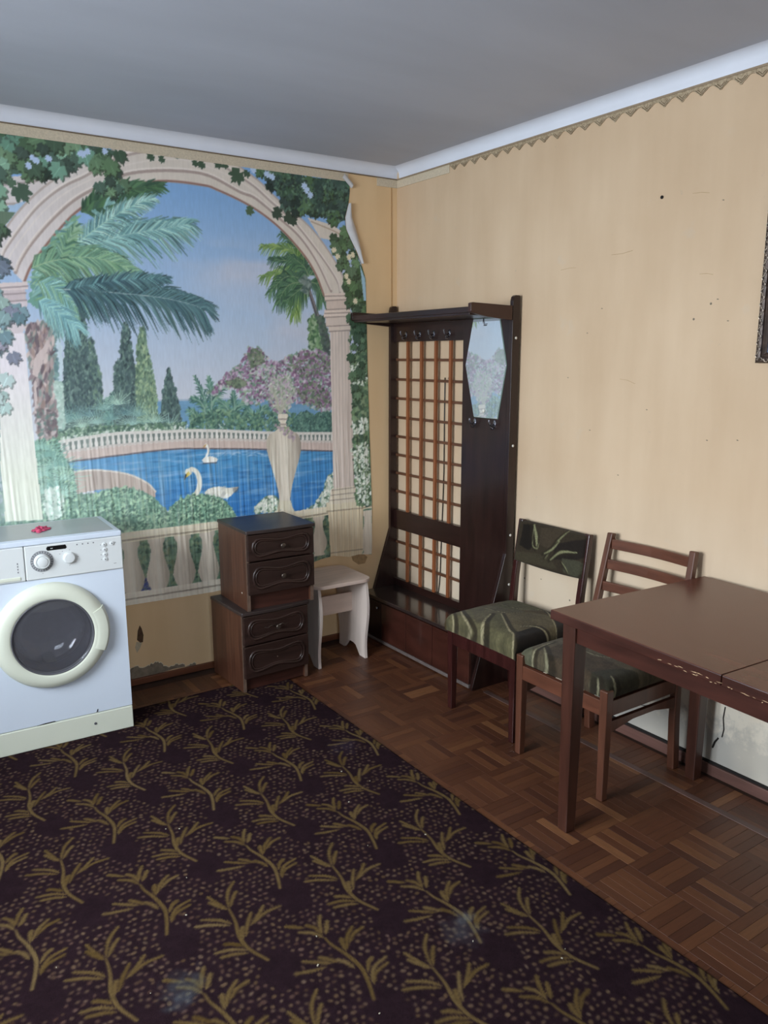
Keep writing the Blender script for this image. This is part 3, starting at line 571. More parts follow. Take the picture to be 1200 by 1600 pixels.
    for q in (U("-1493,695 -1506,434"), U("-1373,704 -1382,428"), U("-1245,703 -1254,425"), U("-1123,700 -1130,421"), U("-1622,700 -1635,432"), U("-1755,701 -1770,432"), U("-1878,701 -1899,432"), U("-1996,701 -2018,431"), U("-2114,701 -2138,432"), U("-507,702 -504,486"), U("-197,699 -195,449"), U("-685,703 -684,471"), U("-837,701 -838,460"), U("-983,699 -987,443"), U("-43,708 -35,441")):
        (u1, z1), (u0, z0) = q; h = z1 - z0; prof = [(0, .036), (.05, .036), (.07, .028), (.16, .042), (.30, .052), (.42, .046), (.58, .033), (.74, .025), (.86, .026), (.92, .036), (1, .036)]
        cv.poly([(u0 - w_, z0 + h * f) for f, w_ in prof] + [(u1 + w_, z0 + h * f) for f, w_ in prof[::-1]], lambda u, v: np.stack([c_ - 44 * np.clip((u - u0) / .05, 0, 1) ** 1.3 - 14 * np.clip((u0 - u) / .05, 0, 1) - 10 * fbm(u * 60, v * 20, 5) for c_ in (220, 208, 194)], -1))
    def railpoly(p, c):
        cv.poly(p, stone(c, 10, 12, 60))
    railpoly(U("-2186,744 -1534,742 -1105,742 -609,745 -129,753 -129,710 -611,697 -1107,695 -1537,695 -2191,696"), (222, 212, 190))
    cv.line(U("-2190,707 -1536,704 -1107,704 -610,707 -129,721"), .004, (160, 146, 128)); cv.line(U("-2187,733 -1535,728 -1106,726 -610,731 -129,739"), .003, (222, 212, 194))
    railpoly(U("-2212,463 -1529,453 -1118,451 -617,447 -131,440 -131,314 -620,339 -1124,341 -1536,340 -2223,353"), (220, 210, 196))
    cv.line(U("-2215,435 -1531,423 -1120,419 -618,416 -131,410"), .0035, (150, 136, 122)); cv.line(U("-2213,452 -1530,441 -1119,438"), .003, (220, 210, 198))
    cv.poly(U("-756,758 -654,756 -640,724 -765,729"), (206, 196, 176)); cv.poly(U("-733,808 -667,801 -658,750 -749,760"), (208, 200, 180))
    # right column, its base and pedestal
    stoneR = lambda u, v: np.stack([c_ - 26 * np.clip((u + .34) / .08, 0, 1) + 8 * np.sin((u + .42) * 330) - 16 * fbm(u * 90, v * 8, 7) for c_ in (210, 194, 188)], -1)
    shaft = U("-420,1673 -301,1675 -279,804 -412,799"); ped = U("-448,744 -226,734 -233,447 -437,455")
    cv.poly(ped, lambda u, v: np.stack([c_ + 7 * np.sin(u * 420) - 20 * fbm(u * 70, v * 10, 7) for c_ in (220, 202, 174)], -1))
    cv.poly(U("-459,770 -213,762 -214,712 -460,718"), (208, 196, 172)); cv.line(U("-456,721 -214,715"), .0035, (158, 140, 120)); cv.line(U("-437,491 -232,484"), .003, (160, 140, 118))
    cv.poly(shaft, stoneR); cv.poly(U("-427,839 -262,841 -242,754 -444,758"), (206, 194, 178))
    for q in ("-423,831 -262,834", "-431,805 -254,805", "-440,778 -246,776"): cv.line(U(q), .003, (160, 146, 134))
    # foliage right of the column
    rf = U("-300,1697 -186,1700 -168,1247 -163,721 -271,732 -284,1081")
    cv.poly(rf, (78, 106, 88)); cv.dabs(rf, 1100, .012, [(82, 114, 92), (64, 92, 76), (104, 136, 102), (52, 76, 66), (120, 142, 112)], 130)
    for pts, n in (("-300,1048 -194,1076 -172,722 -255,745", 170), ("-291,1184 -201,1207 -186,1124 -284,1116", 50), ("-295,1518 -224,1478 -248,1418 -288,1419", 30), ("-292,1445 -199,1464 -192,1384 -289,1366", 40)):
        cv.dabs(U(pts), n, .009, [(206, 214, 208), (184, 200, 186), (222, 226, 220)], 131)
    cv.poly(U("-289,1642 -258,1623 -251,1557 -279,1531 -294,1584"), (176, 186, 216), jag=.01)
    # the arch: three mouldings between a reddish inner edge and the outer rim
    inn = U("-1860,1826 -1828,1893 -1775,1964 -1717,2034 -1638,2117 -1550,2181 -1445,2238 -1333,2271 -1218,2289 -1061,2288 -1003,2276 -891,2241 -795,2200 -706,2147 -625,2082 -542,1998 -489,1918 -451,1830")
    out = U("-1957,1940 -1934,1990 -1890,2062 -1827,2136 -1756,2204 -1688,2256 -1608,2310 -1495,2372 -1357,2431 -1171,2462 -993,2432 -806,2344 -696,2264 -580,2193 -496,2128 -410,2034 -343,1935 -310,1835")
    mid = U("-1888,1865 -1870,1906 -1820,1981 -1734,2080 -1647,2161 -1561,2218 -1434,2288 -1294,2323 -1139,2338 -1028,2329 -890,2278 -813,2258 -695,2183 -582,2103 -488,1992 -409,1853")
    out2 = U("-1936,1917 -1919,1952 -1867,2025 -1795,2115 -1721,2184 -1655,2230 -1586,2268 -1479,2339 -1345,2392 -1188,2417 -1010,2394 -833,2318 -730,2249 -622,2177 -540,2101 -440,1992 -371,1902 -356,1846")
    I, O, Mi, O2 = [spline(x, 6) for x in (inn, out, mid, out2)]
    glaze = lambda u, v: np.stack([c_ - 12 * fbm(u * 14, v * 14, 9) + d_ * np.clip((-1.3 - u) / .6, 0, 1) for c_, d_ in ((204, 0), (194, 2), (188, 14))], -1)
    # entablatures running off both sides of the arch
    cv.poly(U("-2049,2231 -1890,2231 -1695,2260 -1617,2297 -1781,2111 -1882,2048 -2067,2032"), glaze); cv.line(U("-2055,2165 -1796,2222 -1696,2253"), .004, (160, 146, 150)); cv.line(U("-2061,2104 -1851,2134 -1777,2156"), .004, (164, 150, 152))
    cv.poly(U("-2062,2085 -1871,2127 -1811,2157 -1881,2063 -2072,1985"), (150, 178, 212)); cv.poly(U("-537,2197 -392,2173 -287,2120 -272,2090 -467,2106"), glaze); cv.line(U("-516,2180 -393,2148 -295,2113"), .003, (166, 146, 130))
    cv.poly(O + I[::-1], glaze)
    cv.line(I, .0055, (160, 128, 122)); cv.line(I, .0025, (128, 92, 88))
    for L, c_, w_ in ((Mi, (158, 140, 138), .0065), (O2, (164, 148, 146), .005)): cv.line(L, w_, c_); cv.line([p + np.array((0, .010)) for p in L], .004, (216, 206, 204), alpha=.7)
    cv.line(O, .004, (172, 158, 156)); cv.line([p * .62 + q * .38 for p, q in zip(np.array(O2)[:min(len(O2), len(Mi))], np.array(Mi)[:min(len(O2), len(Mi))])], .003, (210, 200, 198), alpha=.6)
    # right capital
    for pts, c_ in (("-450,1839 -314,1848 -314,1816 -447,1805", (206, 190, 184)), ("-440,1805 -318,1816 -319,1771 -437,1761", (196, 178, 172)), ("-452,1760 -296,1771 -296,1733 -453,1723", (208, 192, 186)), ("-445,1723 -288,1733 -293,1688 -442,1679", (198, 182, 176)), ("-431,1685 -297,1694 -297,1662 -424,1653", (206, 190, 182))):
        cv.poly(U(pts), c_)
    for pts in ("-447,1805 -314,1816", "-441,1761 -299,1771", "-449,1723 -292,1733", "-438,1679 -293,1688", "-428,1653 -297,1662", "-447,1827 -314,1835", "-449,1742 -292,1752"): cv.line(U(pts), .0028, (150, 132, 130))
    # left palm: trunk, then the fronds that fan across the arch
    tr_ = U("-1872,1653 -1816,1667 -1763,1642 -1767,1523 -1785,1417 -1773,1309 -1781,1200 -1854,1194 -1855,1312 -1862,1471 -1868,1576")
    cv.poly(tr_, (142, 126, 134), jag=.012); cv.dabs(tr_, 420, .018, [(128, 108, 118), (166, 146, 150), (186, 168, 168), (96, 82, 96), (150, 124, 122), (112, 130, 130)], 140, asp=.3, ang=1.45)
    for pts in ("-1858,1458 -1843,1524 -1809,1563 -1808,1523 -1839,1445", "-1856,1419 -1845,1429 -1850,1312 -1861,1296", "-1809,1563 -1786,1602 -1783,1576 -1808,1518"): cv.poly(spline(U(pts), 4), (188, 170, 172))
    cv.dabs(U("-1850,1312 -1778,1309 -1781,1211 -1848,1204"), 160, .010, [(92, 80, 92), (120, 104, 110), (170, 156, 160), (84, 112, 110)], 141)
    Tl = [(120, 168, 170), (98, 148, 156), (144, 186, 184), (84, 132, 142)]; Gr = [(96, 140, 120), (112, 156, 122), (80, 124, 110), (130, 166, 138)]; Dk = [(66, 104, 116), (54, 90, 106), (84, 124, 132), (46, 76, 94)]; Dg = [(58, 96, 72), (72, 114, 80), (48, 82, 68)]
    cv.poly(U("-1827,1843 -1795,1935 -1712,2037 -1636,2109 -1627,1946 -1656,1762 -1714,1682 -1811,1731 -1844,1756"), (98, 148, 138), jag=.02)
    cv.dabs(U("-1828,1833 -1768,1962 -1636,2104 -1632,1946 -1668,1736 -1724,1682 -1809,1757"), 420, .022, Tl + Gr, 142, asp=.2, ang=.5)
    def fr2(p, n, L, cols, sd, droop=.35, w=.005, rach=None, spread=.75):
        cv.frond(p, n, L, [np.array(c_) * .78 for c_ in cols], sd, droop=droop, w=w, spread=spread); cv.frond(p, int(n * 1.5), L * 1.04, [np.array(c_) * 1.08 for c_ in cols], sd + 500, droop=droop, w=.0021, rach=rach, spread=spread)
    cv.frond(U("-1609,2127 -1466,2213 -1274,2264"), 34, .075, Dg, 143, droop=.25, w=.0065, rach=(60, 92, 70)); cv.frond(U("-1591,2123 -1441,2174 -1314,2213"), 30, .06, Dg + Tl[:1], 144, droop=.2, w=.0055)
    fr2(U("-1668,1949 -1601,1987 -1450,2042 -1279,2082 -1148,2115"), 66, .115, Tl, 145, droop=.35, w=.0055, rach=(150, 186, 184)); fr2(U("-1639,1997 -1528,2083 -1415,2158 -1306,2208"), 40, .06, Tl + [(166, 202, 196)], 146, droop=.2, w=.004, rach=(150, 190, 176))
    fr2(U("-1823,1888 -1746,1918 -1630,1941 -1511,1933 -1393,1891"), 60, .095, Gr, 147, droop=.4, w=.0055, rach=(150, 176, 140)); cv.poly(spline(U("-1706,1954 -1679,2014 -1639,2068 -1635,2018 -1662,1965"), 4), (136, 172, 112), .6)
    cv.frond(U("-1708,1931 -1680,1994 -1634,2069"), 20, .05, Gr, 148, w=.0045)
    fr2(U("-1803,1834 -1754,1816 -1706,1781 -1663,1736"), 36, .085, Tl + Gr, 149, droop=.5, w=.005); fr2(U("-1809,1757 -1761,1728 -1703,1682 -1669,1651"), 30, .07, [(112, 162, 170), (94, 144, 158), (136, 182, 180)], 150, droop=.4, w=.005)
    fr2(U("-1704,1808 -1574,1805 -1310,1791 -1148,1763 -1108,1747"), 84, .105, Dk, 151, droop=.45, w=.006, rach=(150, 170, 176)); fr2(U("-1679,1809 -1517,1847 -1377,1865 -1256,1871"), 44, .05, Dk + Tl[1:2], 152, droop=.15, w=.0048)
    # left column, whitened by window glare painted into its colours
    colL = U("-1970,1626 -1874,1627 -1873,1241 -1864,841 -2013,850 -2010,1107"); colf = lambda u, v: np.stack([c_ - 10 * fbm(u * 80, v * 9, 7) + np.clip((v - 1.0) / .5, 0, 1) * d_ for c_, d_ in ((220, -2), (222, -12), (206, 16))], -1)
    cv.poly(U("-2068,1524 -1962,1562 -2018,851 -2178,840"), (112, 140, 134)); cv.dabs(U("-2114,1525 -1966,1562 -2018,851 -2178,840"), 900, .014, [(108, 140, 134), (84, 116, 116), (132, 160, 148), (150, 164, 176)], 153)
    cv.poly(colL, colf)
    cv.poly(U("-2088,1808 -1847,1832 -1845,1802 -2091,1777"), (200, 186, 190)); cv.poly(U("-2091,1777 -1855,1801 -1858,1755 -2095,1728"), (186, 172, 180)); cv.poly(U("-2095,1728 -1853,1756 -1857,1715 -1879,1627 -1976,1616 -2106,1614"), (196, 184, 194))
    for pts in ("-2021,1794 -1846,1814", "-2023,1769 -1856,1786", "-2026,1740 -1856,1758"): cv.line(U(pts), .003, (150, 134, 142))
    # ivy: big leaves hanging over the arch
    rl = np.random.default_rng(77); IV = [(58, 84, 70), (72, 102, 80), (46, 66, 62), (88, 122, 92), (64, 92, 84), (98, 132, 104)]; IVL = [(92, 138, 122), (118, 160, 140), (76, 116, 108), (64, 96, 100)]
    def ivy(p, n, size, cols, sd):
        r_ = np.random.default_rng(sd); xs = [q[0] for q in p]; ys = [q[1] for q in p]; k = 0; t_ = 0
        while k < n and t_ < n * 20:
            t_ += 1; u, v = r_.uniform(min(xs), max(xs)), r_.uniform(min(ys), max(ys)); ins = False
            for a in range(len(p)):
                x0, y0 = p[a]; x1, y1 = p[(a + 1) % len(p)]
                if (y0 > v) != (y1 > v) and u < (x1 - x0) * (v - y0) / (y1 - y0) + x0: ins = not ins
            if not ins: continue
            z = size * r_.uniform(.7, 1.3); an = -PI / 2 + r_.normal(0, .6); c_ = np.array(cols[r_.integers(len(cols))]) + r_.normal(0, 7)
            cv.leaf(u + .004, v - .005, z * 1.06, an, np.array(c_) * .55, .8); cv.leaf(u, v, z, an, c_); cv.line([(u, v), (u + z * .7 * math.cos(an), v + z * .7 * math.sin(an))], .0012, np.array(c_) * 1.25); k += 1
    pTL = U("-2162,2393 -2034,2389 -1757,2405 -1610,2397 -1486,2388 -1428,2376 -1536,2342 -1617,2302 -1679,2270 -1769,2254 -1889,2240 -1965,2165 -2194,2073")
    cv.poly(pTL, (66, 94, 86)); ivy(pTL, 120, .050, IV + IVL[:2], 160)
    for q in U("-1801,2284 -1784,2316 -1770,2308 -1725,2323 -1592,2355 -1574,2367 -1602,2358 -1503,2376"): cv.leaf(q[0], q[1], .022, 1.0 + q[0] * 9, (164, 186, 222))
    ivy(U("-2049,2226 -1896,2221 -1907,2148 -1934,2097 -2067,2037"), 26, .045, IV + IVL, 161); cv.leaf(*U("-1847,2187")[0], .062, -1.0, (58, 84, 72)); cv.leaf(*U("-1869,2204")[0], .03, 2.4, (70, 98, 82))
    cv.poly(U("-2067,2032 -1925,2098 -1868,2098 -1911,2046 -1932,2020 -2073,1965"), (88, 112, 96)); ivy(U("-2069,2009 -1937,2060 -1904,2063 -1922,2020 -2078,1917"), 14, .04, IV, 162)
    ivy(U("-1600,2314 -1563,2333 -1488,2353 -1457,2342 -1443,2308 -1488,2277 -1540,2291 -1576,2302"), 13, .042, IV, 163); ivy(U("-1538,2241 -1515,2269 -1450,2281 -1419,2264 -1432,2226 -1477,2206 -1524,2212"), 9, .040, IV[1:] + IVL[:2], 164)
    for q, s_ in zip(U("-1298,2382 -1251,2378 -1183,2397 -1099,2381 -1069,2379 -989,2389 -958,2393 -896,2356 -851,2367"), (.030, .026, .016, .026, .03, .03, .03, .06, .03)): cv.leaf(q[0], q[1], s_, -1.4 + q[0], (56, 80, 66))
    for q, s_ in zip(U("-744,2328 -851,2203 -711,2207 -650,2192 -622,2177"), (.045, .036, .048, .045, .036)): cv.leaf(q[0], q[1], s_, -1.2 - q[0], [(40, 58, 56), (46, 66, 58), (66, 92, 70)][int(q[0] * 100) % 3])
    pTR = U("-817,2393 -705,2389 -568,2382 -296,2395 -270,2343 -293,2280 -317,2204 -385,2180 -465,2233 -572,2223 -635,2217 -675,2278 -727,2335")
    cv.poly(pTR, (50, 76, 70)); ivy(pTR, 95, .046, [(58, 88, 72), (46, 72, 70), (72, 106, 76), (40, 60, 62), (64, 96, 88)], 165); cv.dabs(pTR, 260, .008, [(40, 62, 62), (84, 120, 100), (54, 84, 80)], 166)
    for q in U("-824,2381 -753,2367 -726,2358 -534,2321 -514,2300 -548,2338"): cv.leaf(q[0], q[1], .026, q[0] * 7, (166, 190, 226))
    pR2 = U("-445,2132 -317,2179 -257,2059 -219,1973 -189,1814 -182,1650 -293,1675 -307,1810 -336,1935 -395,2038")
    cv.poly(U("-291,1810 -243,1972 -184,1911 -174,1650 -277,1662"), (86, 116, 94)); ivy(pR2, 62, .040, [(66, 96, 70), (54, 80, 64), (84, 118, 84), (72, 100, 78)], 167)
    for q in U("-387,2050 -365,2021 -296,2025 -273,2039 -313,1930 -298,1905 -260,1811"): cv.leaf(q[0], q[1], .024, q[0] * 11, (206, 196, 170))
    cv.poly(U("-235,1991 -204,1923 -193,1814 -213,1813 -224,1909"), (140, 178, 206)); ivy(U("-293,1681 -198,1683 -184,1383 -282,1251 -295,1518"), 30, .036, [(82, 114, 88), (66, 96, 78), (58, 84, 72)], 168)
    ivy(U("-2221,1790 -1878,1815 -1849,1756 -1869,1627 -1926,1524 -2022,1524 -2247,1525"), 46, .045, [(120, 152, 160), (98, 130, 146), (140, 168, 166), (118, 124, 150), (140, 136, 160)], 169)
    ivy(U("-2075,1951 -1925,1927 -1882,1880 -1861,1841 -1973,1811 -2087,1820"), 14, .042, [(86, 112, 128), (104, 118, 142), (78, 96, 112)], 170)
    ivy(U("-2075,1449 -1952,1452 -1954,1316 -2089,1296"), 10, .04, [(150, 178, 178), (164, 186, 190)], 171)
    # the print goes on to the left of the view: more planting behind a second column
    cv.poly([(-2.8, .7), (-2.2, .7), (-2.2, 1.7), (-2.8, 1.7)], (104, 136, 126)); cv.dabs([(-2.8, .7), (-2.16, .7), (-2.16, 1.9), (-2.8, 1.9)], 3000, .016, IVL + G1, 172)
    ivy([(-2.85, 1.7), (-2.15, 1.7), (-2.15, 2.45), (-2.85, 2.45)], 190, .055, IV + IVL[:2], 173); ivy([(-2.85, 1.2), (-2.3, 1.2), (-2.3, 1.75), (-2.85, 1.75)], 60, .05, IVL, 174)
    cv.poly([(-2.85, .36), (-2.10, .36), (-2.10, .74), (-2.85, .74)], (98, 128, 110)); cv.dabs([(-2.85, .45), (-2.10, .45), (-2.10, .9), (-2.85, .9)], 1400, .012, G1 + IVL, 175)
    for k in range(5):
        u0 = -2.80 + k * .155; cv.poly([(u0 + s_ * w_, .46 + .26 * f) for s_, q_ in ((-1, 1), (1, -1)) for f, w_ in [(0, .036), (.07, .028), (.16, .042), (.30, .052), (.42, .046), (.58, .033), (.74, .025), (.92, .036), (1, .036)][::q_]], stone((196, 182, 172), 8))
    for a_, b_ in ((.40, .46), (.72, .77)): cv.poly([(-2.85, a_), (-2.09, a_), (-2.09, b_), (-2.85, b_)], stone((206, 194, 174), 10, 12, 60))
    # window glare painted over the lower left; crease streaks, part wear, part painted highlight
    glare = np.clip((-1.15 - Ug) / 1.0, 0, 1) * np.clip((1.75 - Vg) / .9, 0, 1) * .34; cv.A += (np.array((212, 226, 232), np.float32) - cv.A) * glare[..., None]
    st = fbm(Ug * 150, Vg * 3.0, 21, 3); k = np.clip((st - .56) * 4, 0, 1) * np.clip((1.30 - Vg) / .35, 0, 1) * .30; cv.A += (np.array((214, 214, 206), np.float32) - cv.A) * k[..., None]
    cv.A *= (1 + .06 * (fbm(Ug * 220, Vg * 30, 22, 2) - .5))[..., None]
    g_ = cv.A.mean(-1, keepdims=True); cv.A += (g_ - cv.A) * .13; cv.A += np.array((5, 4, -2), np.float32)
    return cv

cv = paint_mural()
# the paper itself: creased low down, its right edge cut unevenly
ed = U("-292,2386 -292,2341 -299,2291 -322,2216 -317,2161 -261,2062 -227,1998 -200,1923 -197,1748 -193,1518 -182,1110 -171,754 -169,493 -173,439")
ez = np.array([p[1] for p in ed][::-1]); eu = np.array([p[0] for p in ed][::-1])
bo = [(-2.75, .395)] + U("-1533,395 -1118,389 -804,400 -500,465 -421,474 -320,453 -258,458 -173,446"); bu = np.array([p[0] for p in bo]); bz_ = np.array([p[1] for p in bo])
NU, NV = 660, 520
ti = np.linspace(0, 1, NU)[:, None]; tj = np.linspace(0, 1, NV)[None, :]
vz = .40 + tj * (2.392 - .40) + 0 * ti
ue = np.interp(vz, ez, eu); uu = -2.75 + ti * (ue + 2.75); vb = np.interp(uu, bu, bz_); vz = vb + tj * (2.392 - vb)
ue = np.interp(vz, ez, eu); uu = -2.75 + ti * (ue + 2.75)
amp = np.clip((1.35 - vz) / .35, .06, 1) * .0058
n_ = fbm(uu * 55 + vz * 1.5, vz * 2.2, 31, 3); n2_ = fbm(uu * 12, vz * 1.4, 33, 2)
yy = -.0015 - amp * np.abs(n_ - .5) * 2 * (.4 + 1.1 * n2_) - .0012 * fbm(uu * 9, vz * 5, 35, 2)
cr_ = np.exp(-((vz - .70 - .02 * np.sin(uu * 9)) / .10) ** 2) * np.clip((uu + 1.0) / .3, 0, 1) * .0016 * np.abs(np.sin(vz * 420)); yy -= cr_
V = np.stack([uu, yy, vz], -1).reshape(-1, 3); col = cv.sample(uu, vz).reshape(-1, 3)
M_mural = printmat('mural_print', .42, 1.32, bump=.05, bscale=900)
mural = gridmesh('wall_mural', V, NU, NV, M_mural, col)
tag(mural, 'creased photo wallpaper of a palm garden, pool and stone arch on the back wall', 'wall mural')
del cv
# the edge that has come away and curls to show its white back
fl_in = U("-301,2285 -322,2216 -317,2161 -288,2107 -257,2059 -227,1998")
fl_out = U("-293,2286 -281,2219 -260,2165 -241,2111 -228,2061 -219,1998")
pts = []
for (a, b) in zip(fl_in, fl_out):
    for t_ in np.linspace(0, 1, 7): pts.append((a[0] + (b[0] - a[0]) * t_, -.006 - .016 * math.sin(PI * t_) , a[1] + (b[1] - a[1]) * t_))
M_back = mat('paper_back', (206, 204, 204), .8, .06, 30)
gridmesh('peeled_edge', np.array(pts), 6, 7, M_back, parent=mural)
pts = []
cu = U("-336,2427 -284,2399"); (a0, z0), (a1, z1) = cu
for t_ in np.linspace(0, 1, 6):
    for k_ in range(9):
        an = k_ / 8 * 4.2; pts.append((a0 + (a1 - a0) * t_ + .004 * math.cos(an), -.012 - .010 * math.sin(an), z0 - .012 + (z1 - z0 - .018) * t_ + .011 * math.cos(an)))
gridmesh('curled_corner', np.array(pts), 6, 9, M_back, parent=mural)

# ================================================================== the rug: sprigs and dots woven in a half-drop repeat
SA = [(U("-1450,-1983 -1474,-1918 -1475,-1860 -1461,-1803 -1455,-1744"), 9, 5), ] + [(p, 3.5, 5.5) for p in (
    U("-1474,-1925 -1513,-1896 -1555,-1885"), U("-1476,-1935 -1513,-1916 -1548,-1907"), U("-1481,-1904 -1500,-1881 -1522,-1867"), U("-1470,-1811 -1494,-1775 -1537,-1744"), U("-1472,-1815 -1519,-1780 -1561,-1761"),
    U("-1458,-1749 -1471,-1712 -1485,-1662"), U("-1461,-1747 -1477,-1715 -1491,-1687"), U("-1458,-1749 -1431,-1681 -1394,-1641"), U("-1452,-1746 -1429,-1711 -1406,-1686"),
    U("-1471,-1882 -1462,-1849 -1452,-1833"), U("-1464,-1880 -1438,-1832 -1409,-1793"), U("-1438,-1846 -1400,-1817 -1368,-1786"), U("-1425,-1841 -1379,-1817 -1329,-1816"))]
SB = [(U("-1643,-2236 -1625,-2184 -1614,-2133 -1621,-2073 -1635,-2022 -1637,-1991"), 9, 5)] + [(p, 3.5, 5.5) for p in (
    U("-1619,-2202 -1596,-2170 -1547,-2157"), U("-1621,-2196 -1588,-2152 -1539,-2137"), U("-1611,-2160 -1590,-2130 -1570,-2119"), U("-1615,-2067 -1609,-2034 -1602,-2014"), U("-1612,-2064 -1588,-2022 -1553,-1993"), U("-1598,-2047 -1566,-2020 -1529,-2011"),
    U("-1627,-2130 -1636,-2098 -1651,-2074"), U("-1652,-2088 -1669,-2061 -1686,-2041"), U("-1666,-2081 -1695,-2057 -1728,-2030"), U("-1679,-2084 -1727,-2071 -1764,-2058"),
    U("-1637,-1993 -1654,-1957 -1686,-1932"), U("-1636,-1978 -1641,-1941 -1658,-1918"), U("-1662,-1929 -1686,-1907 -1706,-1891"), U("-1635,-1973 -1623,-1936 -1604,-1905"), U("-1630,-1982 -1614,-1959 -1599,-1935"))]
baseA, baseB = SA[0][0][0], SB[0][0][0]
def paint_rug():
    X0, X1, Y0, Y1 = -2.95, -.885, -3.7, -.273
    cv = Canvas(X0 - .01, Y0 - .01, X1 + .01, Y1 + .01, .0034, (50, 35, 41)); r = np.random.default_rng(11)
    Ug, Vg = cv.uu[:, None], cv.vv[None, :]
    cv.A *= (1 + .22 * (fbm(Ug * 40, Vg * 40, 3, 3) - .5))[..., None]
    sp = []
    PX, PY = .3385, .4975
    for i in range(-4, 6):
        for j in range(-8, 6):
            sp.append((-1.445 + i * PX, -1.467 + j * PY, SA, baseA, 0)); sp.append((-1.29 + i * PX, -1.727 + j * PY, SB, baseB, 1))
    occ = np.zeros((cv.nu, cv.nv), bool)
    gold = np.array((124, 102, 66)); strokes = []
    for bx_, by_, S_, b0, k in sp:
        if not (X0 - .4 < bx_ < X1 + .5 and Y0 - .4 < by_ < Y1 + .5): continue
        for pts, w0, w1 in S_:
            P = [np.array((p[0] - b0[0] + bx_, p[1] - b0[1] + by_)) for p in pts]; strokes.append((spline(P, 6), w0 / 1000, w1 / 1000, S_[0][0] is pts))
    # dots first: a jittered lattice, left out in the lanes below each sprig's foot
    d = .0210; ny = int((Y1 - Y0) / d); nx = int((X1 - X0) / d)
    SPTS = [p for s_ in strokes for p in s_[0][::2]]; SP = np.array(SPTS)
    feet = np.array([(s_[0] , s_[1]) for s_ in sp])
    cell = {}
    for p in SP: cell.setdefault((int(p[0] // .05), int(p[1] // .05)), []).append(p)
    for j in range(ny + 1):
        for i in range(nx + 1):
            x = X0 + (i + .5 * (j % 2)) * d + r.normal(0, .0032); y = Y0 + j * d + r.normal(0, .0032)
            ci, cj = int(x // .05), int(y // .05); nb = [p for a in (-1, 0, 1) for b in (-1, 0, 1) for p in cell.get((ci + a, cj + b), [])]
            if nb and min((p[0] - x) ** 2 + (p[1] - y) ** 2 for p in nb) < .0135 ** 2: continue
            lane = np.hypot((feet[:, 0] + .015 - x) / .050, (feet[:, 1] - .045 - y) / .075).min()
            if lane < 1: continue
            c_ = np.array([(114, 92, 76), (102, 80, 68), (122, 98, 76), (108, 82, 72)][r.integers(4)]) + r.normal(0, 7)
            cv.blob(x, y, .0066 * r.uniform(.6, 1.2), .0052 * r.uniform(.7, 1.2), r.uniform(0, PI), c_, .95)
    for P, w0, w1, stem in strokes:
        c_ = gold + r.normal(0, 5)
        if stem: cv.line(P, w0 * .5, c_, w1 * .6, w2=w0 * .66)
        else:
            P = P[1:]; cv.line(P, w0 * .55, c_, w1 * .55, w2=w1 * .90)
            for q in range(1, len(P) - 1, 1):             # serrated edges of each blade
                t_ = P[min(q + 1, len(P) - 1)] - P[q - 1]; nn = np.array((-t_[1], t_[0])); nn = nn / (np.linalg.norm(nn) + 1e-9)
                for sg in (1, -1): cv.line([P[q], P[q] + nn * sg * r.uniform(.004, .0085) + t_ * .3], .0022, c_ - 6, .0012)
    # a few old stains
    for (x, y, a, c_, al) in ((-1.30, -2.16, .055, (120, 132, 140), .35), (-1.26, -2.13, .025, (150, 160, 160), .4), (-1.99, -1.93, .05, (104, 120, 128), .4), (-2.02, -1.97, .03, (96, 108, 120), .4), (-1.02, -1.10, .06, (92, 84, 110), .3)):
        w = cv.win(x - a * 2, y - a * 2, x + a * 2, y + a * 2)
        si, sj, ug, vg = w; m = np.clip(1.3 - np.hypot(ug - x, vg - y) / a + 1.4 * (fbm(ug * 45, vg * 45, 5, 3) - .5), 0, 1); cv.mix(si, sj, m, c_, al)
    cv.A *= (1 + .28 * (fbm(Ug * 260, Vg * 260, 9, 2) - .5))[..., None]
    return cv, (X0, X1, Y0, Y1)
cv, (X0, X1, Y0, Y1) = paint_rug()
NU, NV = 590, 979
x_ = np.linspace(X0, X1, NU)[:, None]; y_ = np.linspace(Y0, Y1, NV)[None, :]
e_ = np.minimum(np.minimum(x_ - X0, X1 - x_), np.minimum(y_ - Y0, Y1 - y_)); x2 = x_ + .004 * (fbm(y_ * 6, y_ * 0 + 3, 3, 3) - .5) * (x_ > X1 - .02) + 0 * y_
z_ = np.where(e_ < .001, .0003, .0062 + .0006 * (fbm(x_ * 5, y_ * 5, 2, 2) - .5) - .003 * np.clip(1 - e_ / .012, 0, 1) ** 2)
V = np.stack([x2, y_ + 0 * x_, z_], -1).reshape(-1, 3)
M_rug = printmat('rug_weave', .95, .56, bump=.5, bscale=700, spec=.02)
rug = gridmesh('rug', V, NU, NV, M_rug, cv.sample(x2, y_ + 0 * x_).reshape(-1, 3))
tag(rug, 'dark plum carpet woven with olive sprigs and dots, lying over the parquet', 'rug')
del cv
mb = MB(); rr = random.Random(4)
for k in range(26):
    x, y = rr.uniform(-2.3, -1.0), rr.uniform(-2.5, -1.2); s_ = rr.uniform(.0012, .003)
    mb.box(-s_, s_, -s_ * .6, s_ * .6, -.0004, s_ * .6, M=TR(x, y, .0072) @ Matrix.Rotation(rr.uniform(0, 3), 4, 'Z'))
cr = mb.done('crumbs', mat('crumb_white', (178, 170, 152), .8, .1, 50)); tag(cr, 'tiny pale crumbs scattered over the dark rug', 'crumbs', kind='stuff')

